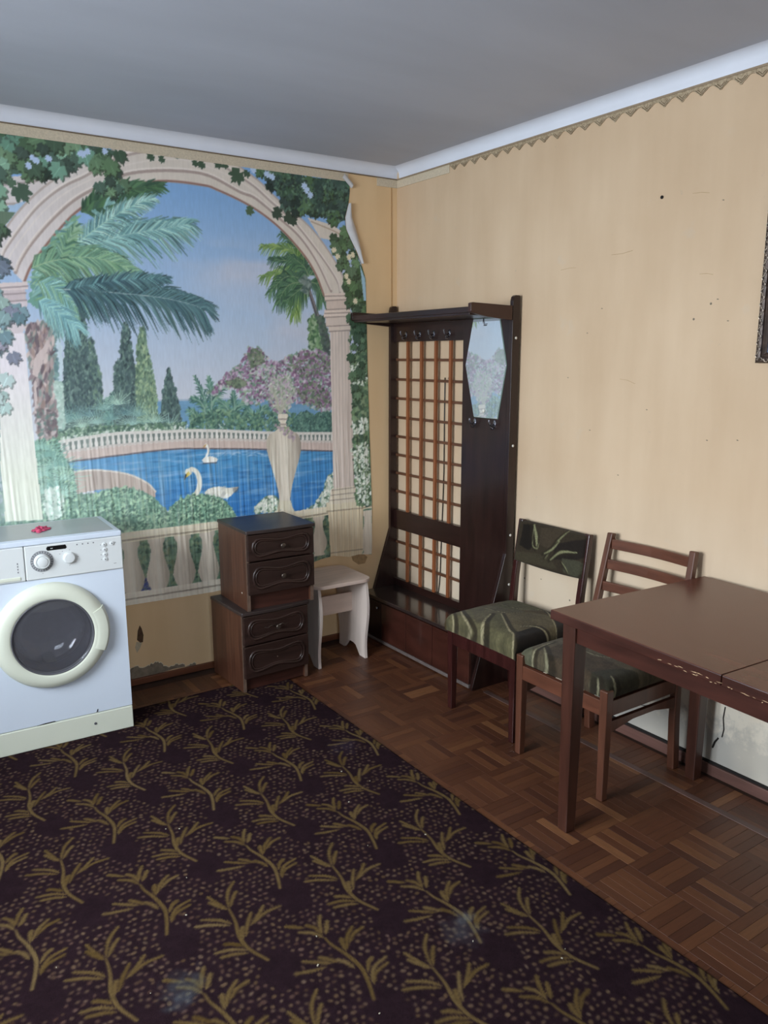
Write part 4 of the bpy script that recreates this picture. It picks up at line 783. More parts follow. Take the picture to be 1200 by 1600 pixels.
# ================================================================== materials of the furniture
M_dkwood = mat('dark_lacquer', (40, 22, 19), .3, .3, 10, stretch=(4, 4, .5), bump=.03, coat=.15)
M_dkwood_h = mat('dark_lacquer_long', (40, 22, 19), .3, .3, 10, stretch=(4, .5, 4), bump=.03, coat=.1)
M_bench = mat('bench_mahogany', (62, 32, 25), .3, .3, 9, stretch=(4, .6, 2), bump=.03, coat=.4)
M_benchlid = mat('bench_lid', (48, 38, 36), .18, .3, 9, stretch=(4, .6, 4), coat=.5)
M_bracket = mat('shelf_end_brown', (58, 32, 24), .34, .2, 10, stretch=(.6, 4, 4), coat=.1)
M_lath = mat('lath_orange_brown', (140, 82, 48), .45, .2, 12, stretch=(4, 4, .4))
M_lath_h = mat('lath_brown', (96, 62, 42), .5, .2, 12, stretch=(4, .4, 4))
M_metal = mat('steel_hook', (150, 150, 158), .25, .1, 40, metal=1.0)
M_cap = mat('white_cap', (226, 222, 210), .4, .05, 40)
M_ns_side = mat('walnut_side', (92, 58, 42), .4, .3, 6, stretch=(5, 9, .5), bump=.03, rgb2=(64, 38, 28))
M_ns_front = mat('wenge_front', (47, 32, 28), .34, .3, 8, stretch=(.6, 4, 6), bump=.03)
M_ns_top = mat('dark_top', (54, 44, 42), .42, .25, 7, stretch=(.6, 4, 4))
M_ns_edge = mat('worn_edge', (104, 84, 72), .45, .25, 30)
M_ns_plinth = mat('dark_cherry', (62, 34, 27), .4, .3, 8, stretch=(.6, 4, 6))
M_knob = mat('bronze_knob', (110, 100, 92), .32, .2, 60, metal=.85)
M_stool = mat('pale_ash_laminate', (214, 200, 190), .42, .08, 7, stretch=(5, 5, .5), bump=.02)
M_stool_top = mat('pale_pink_ash_laminate', (208, 186, 172), .42, .1, 7, stretch=(.5, 6, 4), bump=.02)
M_wm = mat('appliance_enamel', (211, 221, 234), .28, .015, 5)
M_wm_plastic = mat('ivory_plastic', (216, 220, 204), .38, .02, 5)
M_wm_panel = mat('panel_plastic', (214, 218, 218), .35, .02, 5)
M_wm_top = mat('lid_laminate', (172, 176, 178), .3, .03, 8)
M_rubber = mat('grey_rubber', (84, 84, 90), .5, .1, 20)
M_black = mat('black_plastic', (16, 16, 18), .25, .1, 20)
M_ring = mat('grey_print', (120, 122, 126), .5, .05, 40)
M_drum = mat('drum_steel', (214, 216, 222), .4, .05, 40, metal=.25)
M_maroon = mat('maroon_lacquer', (54, 25, 23), .22, .3, 12, stretch=(4, 4, .5), coat=.4)
M_redwood = mat('red_brown_varnish', (92, 56, 41), .38, .25, 12, stretch=(4, 4, .5), coat=.2)
M_redwood_h = mat('red_brown_varnish_long', (96, 57, 41), .38, .25, 12, stretch=(4, .5, 4), coat=.2)
M_ttop = mat('table_top_veneer', (92, 54, 44), .24, .12, 5, stretch=(5, .6, 4), spec=.4)
M_tleg = mat('table_leg_wood', (64, 36, 27), .35, .3, 10, stretch=(4, 4, .5), coat=.25)
M_tapron = mat('table_apron_wood', (60, 31, 24), .32, .3, 9, stretch=(4, .6, 4), coat=.1)
M_bare = mat('chipped_edge', (190, 160, 124), .8, .2, 60)

# ------------------------------------------------------------------ washing machine
wm = thing('washing_machine', 'white front-loading washing machine with ivory round door, standing against the mural', 'washing machine', (-1.661, -.445, .0075), math.radians(-2.4))
W0, WD, WH = -.575, .345, .843                 # local: x from W0 to 0, y from 0 (front) to WD, z up
DX, DZ, DR = -.287, .457, .152                # door opening
n = 48
mb = MB(); mb.box(W0, W0 + .008, .012, WD, .006, WH - .022).box(-.008, 0, .012, WD, .006, WH - .022).box(W0, 0, WD - .006, WD, .006, WH - .022).box(W0 + .02, -.02, .03, WD - .02, .006, .012)
mb.done('cabinet', M_wm, wm)
t = bmesh.new()                                # front sheet with its round opening
z0, z1 = .097, WH - .158; ring = []; outer = []
for k in range(n):
    a = 2 * PI * k / n; ring.append((DX + DR * math.cos(a), DZ + DR * math.sin(a)))
    ca, sa = math.cos(a), math.sin(a); s_ = min([((-.0005 if ca > 0 else W0 + .0005) - DX) / ca if abs(ca) > 1e-6 else 9, ((z1 if sa > 0 else z0) - DZ) / sa if abs(sa) > 1e-6 else 9]); outer.append((DX + s_ * ca, DZ + s_ * sa))
for cx_, cz_ in ((-.0005, z1), (W0 + .0005, z1), (W0 + .0005, z0), (-.0005, z0)):
    k = min(range(n), key=lambda q: (outer[q][0] - cx_) ** 2 + (outer[q][1] - cz_) ** 2); outer[k] = (cx_, cz_)
VR = [[t.verts.new((x, y, z)) for x, z in L] for L, y in ((outer, .012), (outer, .001), (ring, .0), (ring, .03))]
for A, B in zip(VR, VR[1:]):
    for k in range(n): t.faces.new((A[k], B[k], B[(k + 1) % n], A[(k + 1) % n]))
bmesh.ops.recalc_face_normals(t, faces=t.faces[:]); mb = MB(); mb._add(t); fp = mb.done('front_panel', M_wm, wm)
mb = MB(); mb.box(W0 + .3, W0 + .302, -.0012, .0, .085, .0995); fp2 = None
MB().box(W0 - .001, .001, -.004, WD, WH - .022, WH - .001, .004).box(W0 + .012, -.012, .012, WD - .012, WH - .003, WH, .001).done('top_lid', M_wm, wm)
MB().box(W0 + .022, -.022, .022, WD - .02, WH - .0005, WH + .0006).done('lid_inlay', M_wm_top, wm)
# kick plate with its screw and chips
kp = MB().box(W0, 0, -.003, .012, .0, .094, .003).done('kick_plate', M_wm_plastic, wm)
MB().lathe([(.0055, 0), (.0055, .002), (.002, .0024)], 14, TR(-.152, -.003, .052) @ RX(PI / 2)).done('screw', M_rubber, kp)
MB().prism([(-.145, .0985), (-.139, .099), (-.137, .110), (-.140, .110), (-.142, .1025)], 'y', -.0008, .002).done('rust_chip', M_black, fp)
MB().prism([(-.37, .0965), (-.30, .0972), (-.305, .1), (-.34, .0995)], 'y', -.0006, .002).done('rust_chip', M_black, fp)
# control panel
pz0, pz1 = WH - .156, WH - .023
cp = MB().box(W0 + .214, 0, -.007, .012, pz0, pz1, .004).done('control_panel', M_wm_panel, wm)
dr = MB().box(W0, W0 + .212, -.007, .012, pz0, pz1, .004).done('detergent_drawer', M_wm_panel, wm)
MB().box(W0 + .02, W0 + .195, -.010, -.004, pz0 + .006, pz0 + .020, .003).done('drawer_grip', M_wm_plastic, dr)
for k in range(4): MB().box(W0 + .185, W0 + .189, -.0077, -.006, pz0 + .035 + k * .011, pz0 + .041 + k * .011).done('drawer_mark', M_ring, dr)
def onfront(x, z, y=-.007): return TR(x, y, z) @ RX(PI / 2)
dl = MB().lathe([(.041, 0), (.041, .002), (.031, .003)], 40, onfront(-.302, .757)).done('dial_ring', M_ring, cp)
mb = MB()
for k in range(24): mb.box(-.0006, .0006, .0325, .0395, 0, .0006, M=onfront(-.302, .757, -.0095) @ Matrix.Rotation(2 * PI * k / 24, 4, 'Z'))
mb.done('dial_ticks', M_wm_panel, dl)['kind'] = 'stuff'
MB().lathe([(.030, 0), (.029, .010), (.024, .016), (.021, .014), (.019, .013), (.0185, .018), (.012, .020)], 40, onfront(-.302, .757, -.0095)).done('program_dial', M_wm_panel, cp, True, .6)
MB().lathe([(.0235, 0), (.0225, .009), (.018, .013), (.010, .014)], 32, onfront(-.203, .758)).done('temperature_knob', M_wm_panel, cp, True, .6)
MB().prism([(-.279, .795), (-.214, .795), (-.209, .800), (-.213, .812), (-.279, .812), (-.283, .806), (-.283, .800)], 'y', -.0085, -.0055, .0015).done('display_window', M_black, cp)
mb = MB()
for dx in (-.2665, -.262): mb.lathe([(.0018, 0), (.0018, .0004)], 8, onfront(dx, .803, -.0085))
mb.done('display_lamp', M_wm_panel, cp)
for k in range(4): MB().lathe([(.0028, 0), (.0022, .001)], 12, onfront(-.171 + k * .0205, .806)).done('indicator_light', M_ring, cp)
for bx_, bz_ in ((-.070, .793), (-.040, .795), (-.069, .773), (-.069, .753), (-.069, .734)):
    b = MB().lathe([(.0085, 0), (.0085, .0012), (.0078, .0012), (.0075, .0035), (.005, .0042)], 20, onfront(bx_, bz_)).done('push_button', M_wm_panel, cp, True, .6)
    MB().lathe([(.0026, 0), (.0026, .0006)], 10, onfront(bx_, bz_, -.0112)).done('button_mark', M_ring, b)
mb = MB()
for dx, dz, w_ in ((-.083, .793, .004), (-.083, .773, .004), (-.083, .753, .004), (-.083, .734, .004), (-.026, .797, .005), (-.032, .712, .010), (-.236, .777, .0035), (-.226, .786, .003), (-.203, .728, .003), (-.180, .738, .003), (-.170, .758, .003), (-.200, .789, .003), (-.302, .709, .003)):
    mb.box(dx - w_ / 2, dx + w_ / 2, -.0074, -.0065, dz - .001, dz + .001)
mb.done('panel_legends', M_ring, cp)['kind'] = 'stuff'
# door
D_ = TR(DX, -.0, DZ) @ RX(PI / 2)
door = MB().lathe([(.149, .004), (.149, .030), (.152, .034), (.160, .037), (.182, .036), (.200, .029), (.210, .016), (.213, .003), (.210, 0)], 72, D_, caps=False).done('door', M_wm_plastic, wm, True, .7)
MB().lathe([(.1525, .022), (.1525, .0345), (.1485, .036), (.146, .031), (.146, .022)], 72, D_, caps=False).done('glass_rim', M_rubber, door, True)
m, nt, b = newmat('door_glass'); g = nt.nodes.new('ShaderNodeBsdfGlossy'); g.inputs['Roughness'].default_value = .03; t_ = nt.nodes.new('ShaderNodeBsdfTransparent'); t_.inputs['Color'].default_value = (.8, .81, .85, 1)
fr = nt.nodes.new('ShaderNodeLayerWeight'); fr.inputs['Blend'].default_value = .28; mr = nt.nodes.new('ShaderNodeMapRange'); mr.inputs['To Min'].default_value = .12; mr.inputs['To Max'].default_value = .75; mx = nt.nodes.new('ShaderNodeMixShader')
nt.links.new(fr.outputs['Facing'], mr.inputs['Value']); nt.links.new(mr.outputs[0], mx.inputs['Fac']); nt.links.new(t_.outputs[0], mx.inputs[1]); nt.links.new(g.outputs[0], mx.inputs[2]); df = nt.nodes.new('ShaderNodeBsdfDiffuse'); df.inputs['Color'].default_value = (.30, .30, .33, 1); m2 = nt.nodes.new('ShaderNodeMixShader'); m2.inputs['Fac'].default_value = .14; nt.links.new(mx.outputs[0], m2.inputs[1]); nt.links.new(df.outputs[0], m2.inputs[2]); nt.links.new(m2.outputs[0], nt.nodes['Material Output'].inputs['Surface'])
M_dglass = m
bowl = [(.147, .028), (.142, .024), (.136, .008), (.128, -.025), (.118, -.052), (.10, -.066), (.07, -.074), (.03, -.078), (.001, -.079)]
MB().lathe(bowl, 64, D_, caps=False).done('door_glass', M_dglass, door, True)
MB().lathe([(.147, .0285), (.10, .0335), (.05, .036), (.001, .0368)], 64, D_, caps=False).done('door_glass', M_dglass, door, True)
# door handle: a slightly raised segment at the right of the ring
t = bmesh.new(); L = []
for k in range(13):
    a = math.radians(-26 + 52 * k / 12); L.append([t.verts.new(D_ @ Vector((r_ * math.cos(a), r_ * math.sin(a), h))) for r_, h in ((.166, .0372), (.176, .0402), (.205, .034), (.2155, .018), (.218, .003))])
for A, B in zip(L, L[1:]):
    for k in range(4): t.faces.new((A[k], A[k + 1], B[k + 1], B[k]))
for E_ in (L[0], L[-1]): t.faces.new(E_)
bmesh.ops.recalc_face_normals(t, faces=t.faces[:]); mb = MB(); mb._add(t); hd = mb.done('door_handle', M_wm_plastic, door, True, .6)
# gasket and drum behind the glass
MB().lathe([(.151, .0), (.151, -.03), (.132, -.05), (.132, -.06), (.150, -.075), (.155, -.10)], 56, D_, caps=False).done('door_gasket', M_rubber, wm, True)
dm = MB().lathe([(.155, -.09), (.205, -.10), (.205, -.29), (.10, -.30), (.001, -.30)], 56, D_, caps=False).done('drum', M_drum, wm, True, .6)
for k in range(3):
    a = .6 + k * 2 * PI / 3; MB().box(.165, .206, -.022, .022, -.28, -.11, .01, M=D_ @ Matrix.Rotation(a, 4, 'Z')).done('drum_paddle', M_wm_plastic, dm)
# the crumpled pink thing left lying on its lid
mb = MB(); bm = mb.bm; bmesh.ops.create_grid(bm, x_segments=16, y_segments=12, size=.5)
for v in bm.verts:
    x, y = v.co.x, v.co.y; e = max(0, 1 - (2 * x) ** 2) * max(0, 1 - (2 * y) ** 2)
    v.co = Vector((x * .085, y * .055 + x * .02, .002 + .016 * e * (.4 + mnoise.noise((x * 9, y * 9, 1.3))) + .004 * abs(mnoise.noise((x * 14, y * 14, 5)))))
    v.co.x += .012 * mnoise.noise((x * 5, y * 5, 9)); v.co.y += .014 * mnoise.noise((x * 5, y * 5, 19)); v.co.z = max(v.co.z, .0012)
bmesh.ops.solidify(bm, geom=bm.faces[:], thickness=.001)
pk = mb.done('crumpled_cloth', mat('pink_cloth', (214, 84, 120), .8, .2, 60), smooth=True); pk.location = (-1.924, -.265, .0075 + WH + .0006); pk.rotation_euler = (0, 0, .5)
tag(pk, 'small crumpled pink cloth lying on the washing machine lid', 'cloth')

# ------------------------------------------------------------------ nightstands, one on top of the other
def oval(cx, cz, w, h):
    """the routed outline of a drawer front: rounded ends, edges that dip in the middle"""
    P = []
    for k in range(40):
        t = k / 40; 
        if t < .35: f = t / .35; x = -1 + 2 * f; z = 1 - .30 * math.cos(x * PI / 2) ** 2 * 1.0; P.append((x * .78, z * .86))
        elif t < .5: a = PI / 2 - (t - .35) / .15 * PI; P.append((.78 + .22 * math.cos(a), .86 * math.sin(a)))
        elif t < .85: f = (t - .5) / .35; x = 1 - 2 * f; z = -1 + .30 * math.cos(x * PI / 2) ** 2; P.append((x * .78, z * .86))
        else: a = -PI / 2 - (t - .85) / .15 * PI; P.append((-.78 + .22 * math.cos(a), .86 * math.sin(a)))
    return [(cx + x * w / 2, cz + z * h / 2) for x, z in P]
def ringbead(mb, P, y, r):
    t = bmesh.new(); n_ = len(P); R_ = []
    for i in range(n_):
        a, b_ = P[i - 1], P[(i + 1) % n_]; d = Vector((b_[0] - a[0], 0, b_[1] - a[1])).normalized(); o = Vector((-d.z, 0, d.x)); c_ = Vector((P[i][0], y, P[i][1]))
        R_.append([t.verts.new(c_ + (o * math.cos(2 * PI * k / 8) + Vector((0, 1, 0)) * math.sin(2 * PI * k / 8) * .8) * r) for k in range(8)])
    for i in range(n_):
        for k in range(8): t.faces.new((R_[i][k], R_[i][(k + 1) % 8], R_[(i + 1) % n_][(k + 1) % 8], R_[(i + 1) % n_][k]))
    bmesh.ops.recalc_face_normals(t, faces=t.faces[:]); mb._add(t)
def nightstand(name, label, x0, x1, dep, H, loc, rz, z_dr, knobs):
    """local: x0..x1 wide, y 0 at the drawer fronts going back, z from the floor it stands on"""
    t = thing(name, label, 'nightstand', loc, rz, None)
    TT = .016
    MB().box(x0, x0 + .016, .004, dep, 0, H - TT, .001).done('side_panel', M_ns_side, t); MB().box(x1 - .016, x1, .004, dep, 0, H - TT, .001).done('side_panel', M_ns_side, t)
    MB().box(x0, x0 + .016, .0025, .0042, 0, H - TT).done('edge_band', M_ns_edge, t); MB().box(x1 - .016, x1, .0025, .0042, 0, H - TT).done('edge_band', M_ns_edge, t)
    MB().box(x0 + .016, x1 - .016, dep - .006, dep - .002, .02, H - TT).done('back_panel', M_ns_side, t)
    xa, xb = x0 - .004, x1 + .008
    bow = [(xa + .004 + (xb - xa - .008) * k / 12, -.014 - .012 * math.sin(PI * k / 12)) for k in range(13)]
    MB().prism([(xa, dep + .002), (xa, -.008)] + bow + [(xb, -.008), (xb, dep + .002)], 'z', H - TT, H, .003).done('top', M_ns_top, t)
    MB().box(x0 + .016, x1 - .016, .022, .036, 0, z_dr[-1][0] + .004).done('plinth', M_ns_plinth, t)
    cx = (x0 + x1) / 2
    for (a, b_), kn in zip(z_dr, knobs):
        dw = MB().box(x0 + .004, x1 - .002, -.014, .003, a + .0015, b_ - .0015, .003).done('drawer', M_ns_front, t)
        hh = b_ - a; mb = MB(); P = oval(cx, (a + b_) / 2, (x1 - x0) * .84, hh * .74); ringbead(mb, P, -.0145, .0068); ringbead(mb, oval(cx, (a + b_) / 2, (x1 - x0) * .775, hh * .58), -.0145, .0045); mb.done('drawer_moulding', M_ns_front, dw, True)
        if kn:
            MB().lathe([(.004, 0), (.004, .010), (.010, .014), (.0125, .019), (.010, .0235), (.006, .022), (.003, .0235)], 20, TR(cx, -.014, (a + b_) / 2) @ RX(PI / 2)).done('drawer_knob', M_knob, dw, True)
        else: MB().lathe([(.0015, 0), (.003, .001), (.0015, .002)], 10, TR(cx, -.014, (a + b_) / 2) @ RX(PI / 2)).done('knob_hole', M_ns_edge, dw)
        if kn == 2:
            q = MB(); 
            for sx in (-1, 1):
                q.tube([(cx + sx * .012, -.0145, (a + b_) / 2), (cx + sx * .03, -.016, (a + b_) / 2 + .006), (cx + sx * .046, -.0145, (a + b_) / 2 - .003), (cx + sx * .062, -.0142, (a + b_) / 2 + .004)], .0028, 6, .001)
            q.done('handle_scroll', M_knob, dw, True)
    return t
nightstand('nightstand', 'lower dark walnut nightstand carrying the other, scrolled handle on its upper drawer', 0, .342, .325, .385, (-1.138, -.398, .007), math.radians(2.0), [(.225, .366), (.066, .222)], (2, 0))
us = nightstand('nightstand', 'upper dark walnut nightstand stacked on the other, round knobs on both drawers', 0, .338, .325, .375, (-1.106, -.402, .3925), math.radians(-1.2), [(.232, .356), (.076, .229)], (1, 1))
MB().lathe([(.001, 0), (.004, .0005), (.001, .0012)], 8, TR(0, .06, .075) @ RY(-PI / 2)).done('screw_cover', M_cap, us)

# ------------------------------------------------------------------ small white stool
st = thing('stool', 'small whitish laminate stool with wavy side panels, beside the stacked nightstands', 'stool', (-.705, -.345, 0), math.radians(-1.5))
SW, SD_, SH = .285, .30, .412                   # spacing of the side panels, depth
def stool_side():
    f = lambda z: .014 * math.sin((z / SH) * 2 * PI * .95 + .7) - .006
    P = [(-f(z) if False else f(z) + .012, z) for z in np.linspace(0, SH, 22)]
    P += [(SD_ - f(z) - .012, z) for z in np.linspace(SH, 0, 22)]
    P += [(SD_ - .07, 0), (SD_ - .085, .016), (SD_ - .11, .045), (SD_ - .135, .052), (SD_ / 2, .052), (.135, .052), (.11, .045), (.085, .016), (.07, 0)]
    return P
for x in (0, SW - .016): MB().prism(stool_side(), 'x', x, x + .016, .001).done('side_panel', M_stool, st)
MB().box(.016, SW - .016, SD_ / 2 - .008, SD_ / 2 + .008, .225, .325).done('stretcher', M_stool_top, st)
def rrect(x0, x1, y0, y1, r, bow=0):
    P = []
    for cx, cy, a0 in ((x1 - r, y1 - r, 0), (x0 + r, y1 - r, PI / 2), (x0 + r, y0 + r, PI), (x1 - r, y0 + r, 3 * PI / 2)):
        P += [(cx + r * math.cos(a0 + PI / 2 * k / 7), cy + r * math.sin(a0 + PI / 2 * k / 7)) for k in range(8)]
    return P
MB().prism(rrect(-.022, SW + .022, -.012, SD_ + .022, .055), 'z', SH, SH + .018, .003).done('seat', M_stool_top, st)

# ------------------------------------------------------------------ hallway coat rack with lattice, mirror and shoe bench
cr_ = thing('coat_rack', 'tall dark hallway coat rack with lattice, long mirror and bench box in the corner', 'coat rack', (-.003, 0, 0))
def sideboard(y0, y1, flare, fx=.057, foot=.245):
    P = [(-.012, 0), (-foot, 0), (-foot, .012), (-fx, flare), (-fx + .003, 1.765), (-fx + .008, 1.783), (-fx + .018, 1.79), (-.018, 1.79), (-.012, 1.785)]
    return MB().prism(P, 'y', y0, y1, .0015).done('side_board', M_dkwood, cr_)
sr = sideboard(-.964, -.944, .63); sl = sideboard(-.024, -.005, .585)
for z in (1.607, 1.13, .716, .480): MB().lathe([(.001, 0), (.0055, .0), (.0065, .002), (.004, .0042)], 14, TR(-.033, -.964, z) @ RX(PI / 2)).done('screw_cap', M_cap, sr, True)
MB().box(-.034, -.014, -.944, -.024, 1.604, 1.698).done('top_rail', M_dkwood_h, cr_)
MB().box(-.034, -.014, -.606, -.024, .586, .692).done('middle_rail', M_dkwood_h, cr_)
MB().box(-.034, -.014, -.606, -.024, .258, .298).done('bottom_rail', M_dkwood_h, cr_)
MB().box(-.035, -.013, -.944, -.605, .258, 1.70, .001).done('mirror_board', M_dkwood, cr_)
for y in (-.143, -.262, -.383, -.501): MB().box(-.031, -.019, y - .0085, y + .0085, .296, 1.606).done('lattice_slat', M_lath, cr_)
for z in (1.510, 1.406, 1.304, 1.201, 1.097, .996, .895, .793, .506, .403): MB().box(-.0195, -.010, -.606, -.024, z - .0065, z + .0065).done('lattice_crossbar', M_lath_h, cr_)
# hat shelf
sh = MB().box(-.285, -.008, -.944, -.024, 1.700, 1.714, .002).done('hat_shelf', M_dkwood_h, cr_)
MB().box(-.292, -.280, -.964, -.006, 1.710, 1.735, .003).done('shelf_lip', M_dkwood_h, sh)
for y0, m_ in ((-.966, M_bracket), (-.0265, M_dkwood)):
    MB().prism([(-.058, 1.683), (-.20, 1.694), (-.285, 1.708), (-.294, 1.716), (-.294, 1.748), (-.285, 1.752), (-.058, 1.745)], 'y', y0 + .001, y0 + .0215, .0015).done('shelf_bracket', m_, sh)
# coat hooks
def hook(y, z, x):
    b = MB(); b.lathe([(.0105, 0), (.0105, .002), (.006, .004)], 14, TR(x, y, z + .008) @ RY(-PI / 2) @ Matrix.Scale(1.6, 4, (1, 0, 0)))
    b.tube([(x - .002, y, z + .006), (x - .018, y, z - .002), (x - .030, y, z + .004), (x - .036, y, z + .018), (x - .034, y, z + .026)], .0042, 8, .0034)
    b.tube([(x - .002, y, z - .004), (x - .012, y, z - .018), (x - .022, y, z - .016), (x - .026, y, z - .006)], .0036, 8, .003)
    return b.done('coat_hook', M_metal, cr_, True, .6)
for y in (-.136, -.257, -.374, -.499): hook(y, 1.632, -.034)
for y in (-.702, -.841): hook(y, 1.214, -.035)
# mirror
m, nt, b = newmat('mirror_silver'); b.inputs['Metallic'].default_value = 1; b.inputs['Base Color'].default_value = (.82, .88, .9, 1); b.inputs['Roughness'].default_value = .015
tc = node(nt, 'ShaderNodeTexCoord'); nz = node(nt, 'ShaderNodeTexNoise'); nz.inputs['Scale'].default_value = 9; bp = node(nt, 'ShaderNodeBump'); bp.inputs['Strength'].default_value = .012; nt.links.new(tc.outputs['Object'], nz.inputs['Vector']); nt.links.new(nz.outputs['Fac'], bp.inputs['Height']); nt.links.new(bp.outputs['Normal'], b.inputs['Normal'])
df = node(nt, 'ShaderNodeBsdfDiffuse'); df.inputs['Color'].default_value = (.70, .78, .84, 1); m2 = node(nt, 'ShaderNodeMixShader'); m2.inputs['Fac'].default_value = .27; nt.links.new(b.outputs[0], m2.inputs[1]); nt.links.new(df.outputs[0], m2.inputs[2]); nt.links.new(m2.outputs[0], nt.nodes['Material Output'].inputs['Surface'])  # bluish diffuse veil: glare on the glass painted in as an even haze
mp_ = [(-.682, 1.697), (-.862, 1.697), (-.913, 1.488), (-.862, 1.246), (-.698, 1.246), (-.631, 1.486)]
mi = MB().prism(mp_, 'x', -.0400, -.0360, .0008).done('mirror', m, cr_)
c_ = (-.772, 1.472)
MB().prism([(c_[0] + (y - c_[0]) * 1.018, c_[1] + (z - c_[1]) * 1.01) for y, z in mp_], 'x', -.0370, -.0345).done('mirror_edge', mat('mirror_edge_green', (120, 140, 130), .2, .1, 30), mi)
MB().tube([(-.0415, -.756, 1.698), (-.0435, -.756, 1.682), (-.0435, -.762, 1.666), (-.0435, -.774, 1.668), (-.0435, -.776, 1.676)], .0022, 6).done('mirror_clip', M_metal, mi, True)
MB().lathe([(.003, 0), (.009, .003), (.009, .006), (.004, .009)], 16, TR(-.040, -.772, 1.278) @ RY(-PI / 2)).done('mirror_clip', M_cap, mi, True)
# bench box
bn = MB().box(-.236, -.014, -.944, -.026, .012, .238).done('bench_box', M_dkwood, cr_)
MB().box(-.256, -.016, -.9425, -.026, .2395, .258, .003).done('bench_lid', M_benchlid, cr_)
for y0, y1, m_ in ((-.212, -.027, M_dkwood), (-.438, -.216, M_bench), (-.660, -.442, M_bench), (-.943, -.664, M_bench)):
    MB().box(-.250, -.236, y0, y1, .026, .232, .0015).done('bench_door' if m_ is M_bench else 'bench_panel', m_, bn)
MB().lathe([(.004, 0), (.004, .006), (.009, .010), (.008, .015), (.003, .017)], 16, TR(-.250, -.19, .20) @ RY(-PI / 2)).done('bench_knob', M_metal, bn, True)
MB().box(-.252, -.236, -.944, -.026, .008, .024, .001).done('bench_plinth', mat('grey_plinth', (104, 94, 90), .5, .2, 30), bn)
# loose cable on the wall behind the lattice
K_ = U("-428,1423 -426,1263 -427,1068 -427,936 -420,734 -412,562 -405,386 -390,277")
mb = MB(); mb.tube([(-.0045, y, z) for y, z in spline(K_, 4)], .0028, 6)
cb = mb.done('cable', M_black, smooth=True); tag(cb, 'thin black cable running down the wall behind the coat rack lattice', 'cable')

# ------------------------------------------------------------------ chairs
def fabric_canvas(x0, y0, x1, y1, base): 
    cv = Canvas(x0, y0, x1, y1, .002, base); return cv
OL, GR, DK, BR, CR_ = (104, 88, 58), (114, 106, 76), (40, 32, 25), (112, 92, 66), (198, 186, 146)
def band(cv, outer, col, edge=None, w=.0022):
    P = spline(outer, 6); cv.poly(P, col)
    if edge: cv.line(P[:int(len(P) * edge)], w, CR_, w * .7)
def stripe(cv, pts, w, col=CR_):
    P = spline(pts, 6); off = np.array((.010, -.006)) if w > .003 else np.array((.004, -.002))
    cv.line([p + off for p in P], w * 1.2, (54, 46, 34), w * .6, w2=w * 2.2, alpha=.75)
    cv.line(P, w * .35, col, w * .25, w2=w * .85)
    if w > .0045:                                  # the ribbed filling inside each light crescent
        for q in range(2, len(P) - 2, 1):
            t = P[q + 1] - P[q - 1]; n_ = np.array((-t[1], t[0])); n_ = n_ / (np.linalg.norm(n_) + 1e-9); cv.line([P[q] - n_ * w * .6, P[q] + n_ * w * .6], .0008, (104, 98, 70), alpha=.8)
def cushion(name, x0, x1, y0, y1, z0, z1, cv, parent, dome=.018, r=.035, nx=100, ny=104, M=None, m_=None):
    """a padded seat: top domed, sides rolled under; colours follow the print laid over it"""
    a = np.linspace(-1, 1, nx)[:, None]; b_ = np.linspace(-1, 1, ny)[None, :]
    # arc-length style profile: |t| < .66 runs over the top, the rest rolls round the edge and down the side
    h = z1 - z0; R_ = r
    def prof(t, half):
        s_ = np.abs(t); k = np.clip((s_ - .66) / .20, 0, 1); d = np.clip((s_ - .86) / .14, 0, 1)
        out = np.where(s_ < .66, s_ / .66 * (half - R_), half - R_ + R_ * np.sin(k * PI / 2)) - .006 * d
        drop = np.where(s_ < .66, 0, R_ * (1 - np.cos(k * PI / 2))) + d * (h - R_)
        return np.sign(t) * out, drop
    fx, dx_ = prof(a, (x1 - x0) / 2); fy, dy_ = prof(b_, (y1 - y0) / 2)
    X = (x0 + x1) / 2 + fx + 0 * b_; Y = (y0 + y1) / 2 + fy + 0 * a
    dd = np.minimum(h, np.sqrt(dx_ ** 2 + dy_ ** 2) + 0 * (a + b_)); k = dd / h
    nx_ = np.clip(1 - (np.abs(fx) / ((x1 - x0) / 2)) ** 2, 0, 1); ny_ = np.clip(1 - (np.abs(fy) / ((y1 - y0) / 2)) ** 2, 0, 1)
    Z = z1 - dd + dome * (nx_ * ny_) ** .6 + .004 * (fbm(X * 12, Y * 12, 4, 3) - .5) * (k < .9)
    col = cv.sample(X - np.sign(a) * 0, Y); 
    V = np.stack([X, Y, Z], -1).reshape(-1, 3)
    o = gridmesh(name, V, nx, ny, m_ or M_fabric, col.reshape(-1, 3), parent)
    return o
M_fabric = printmat('chenille_weave', .9, .55, bump=.4, bscale=700, sheen=.06, spec=.15)
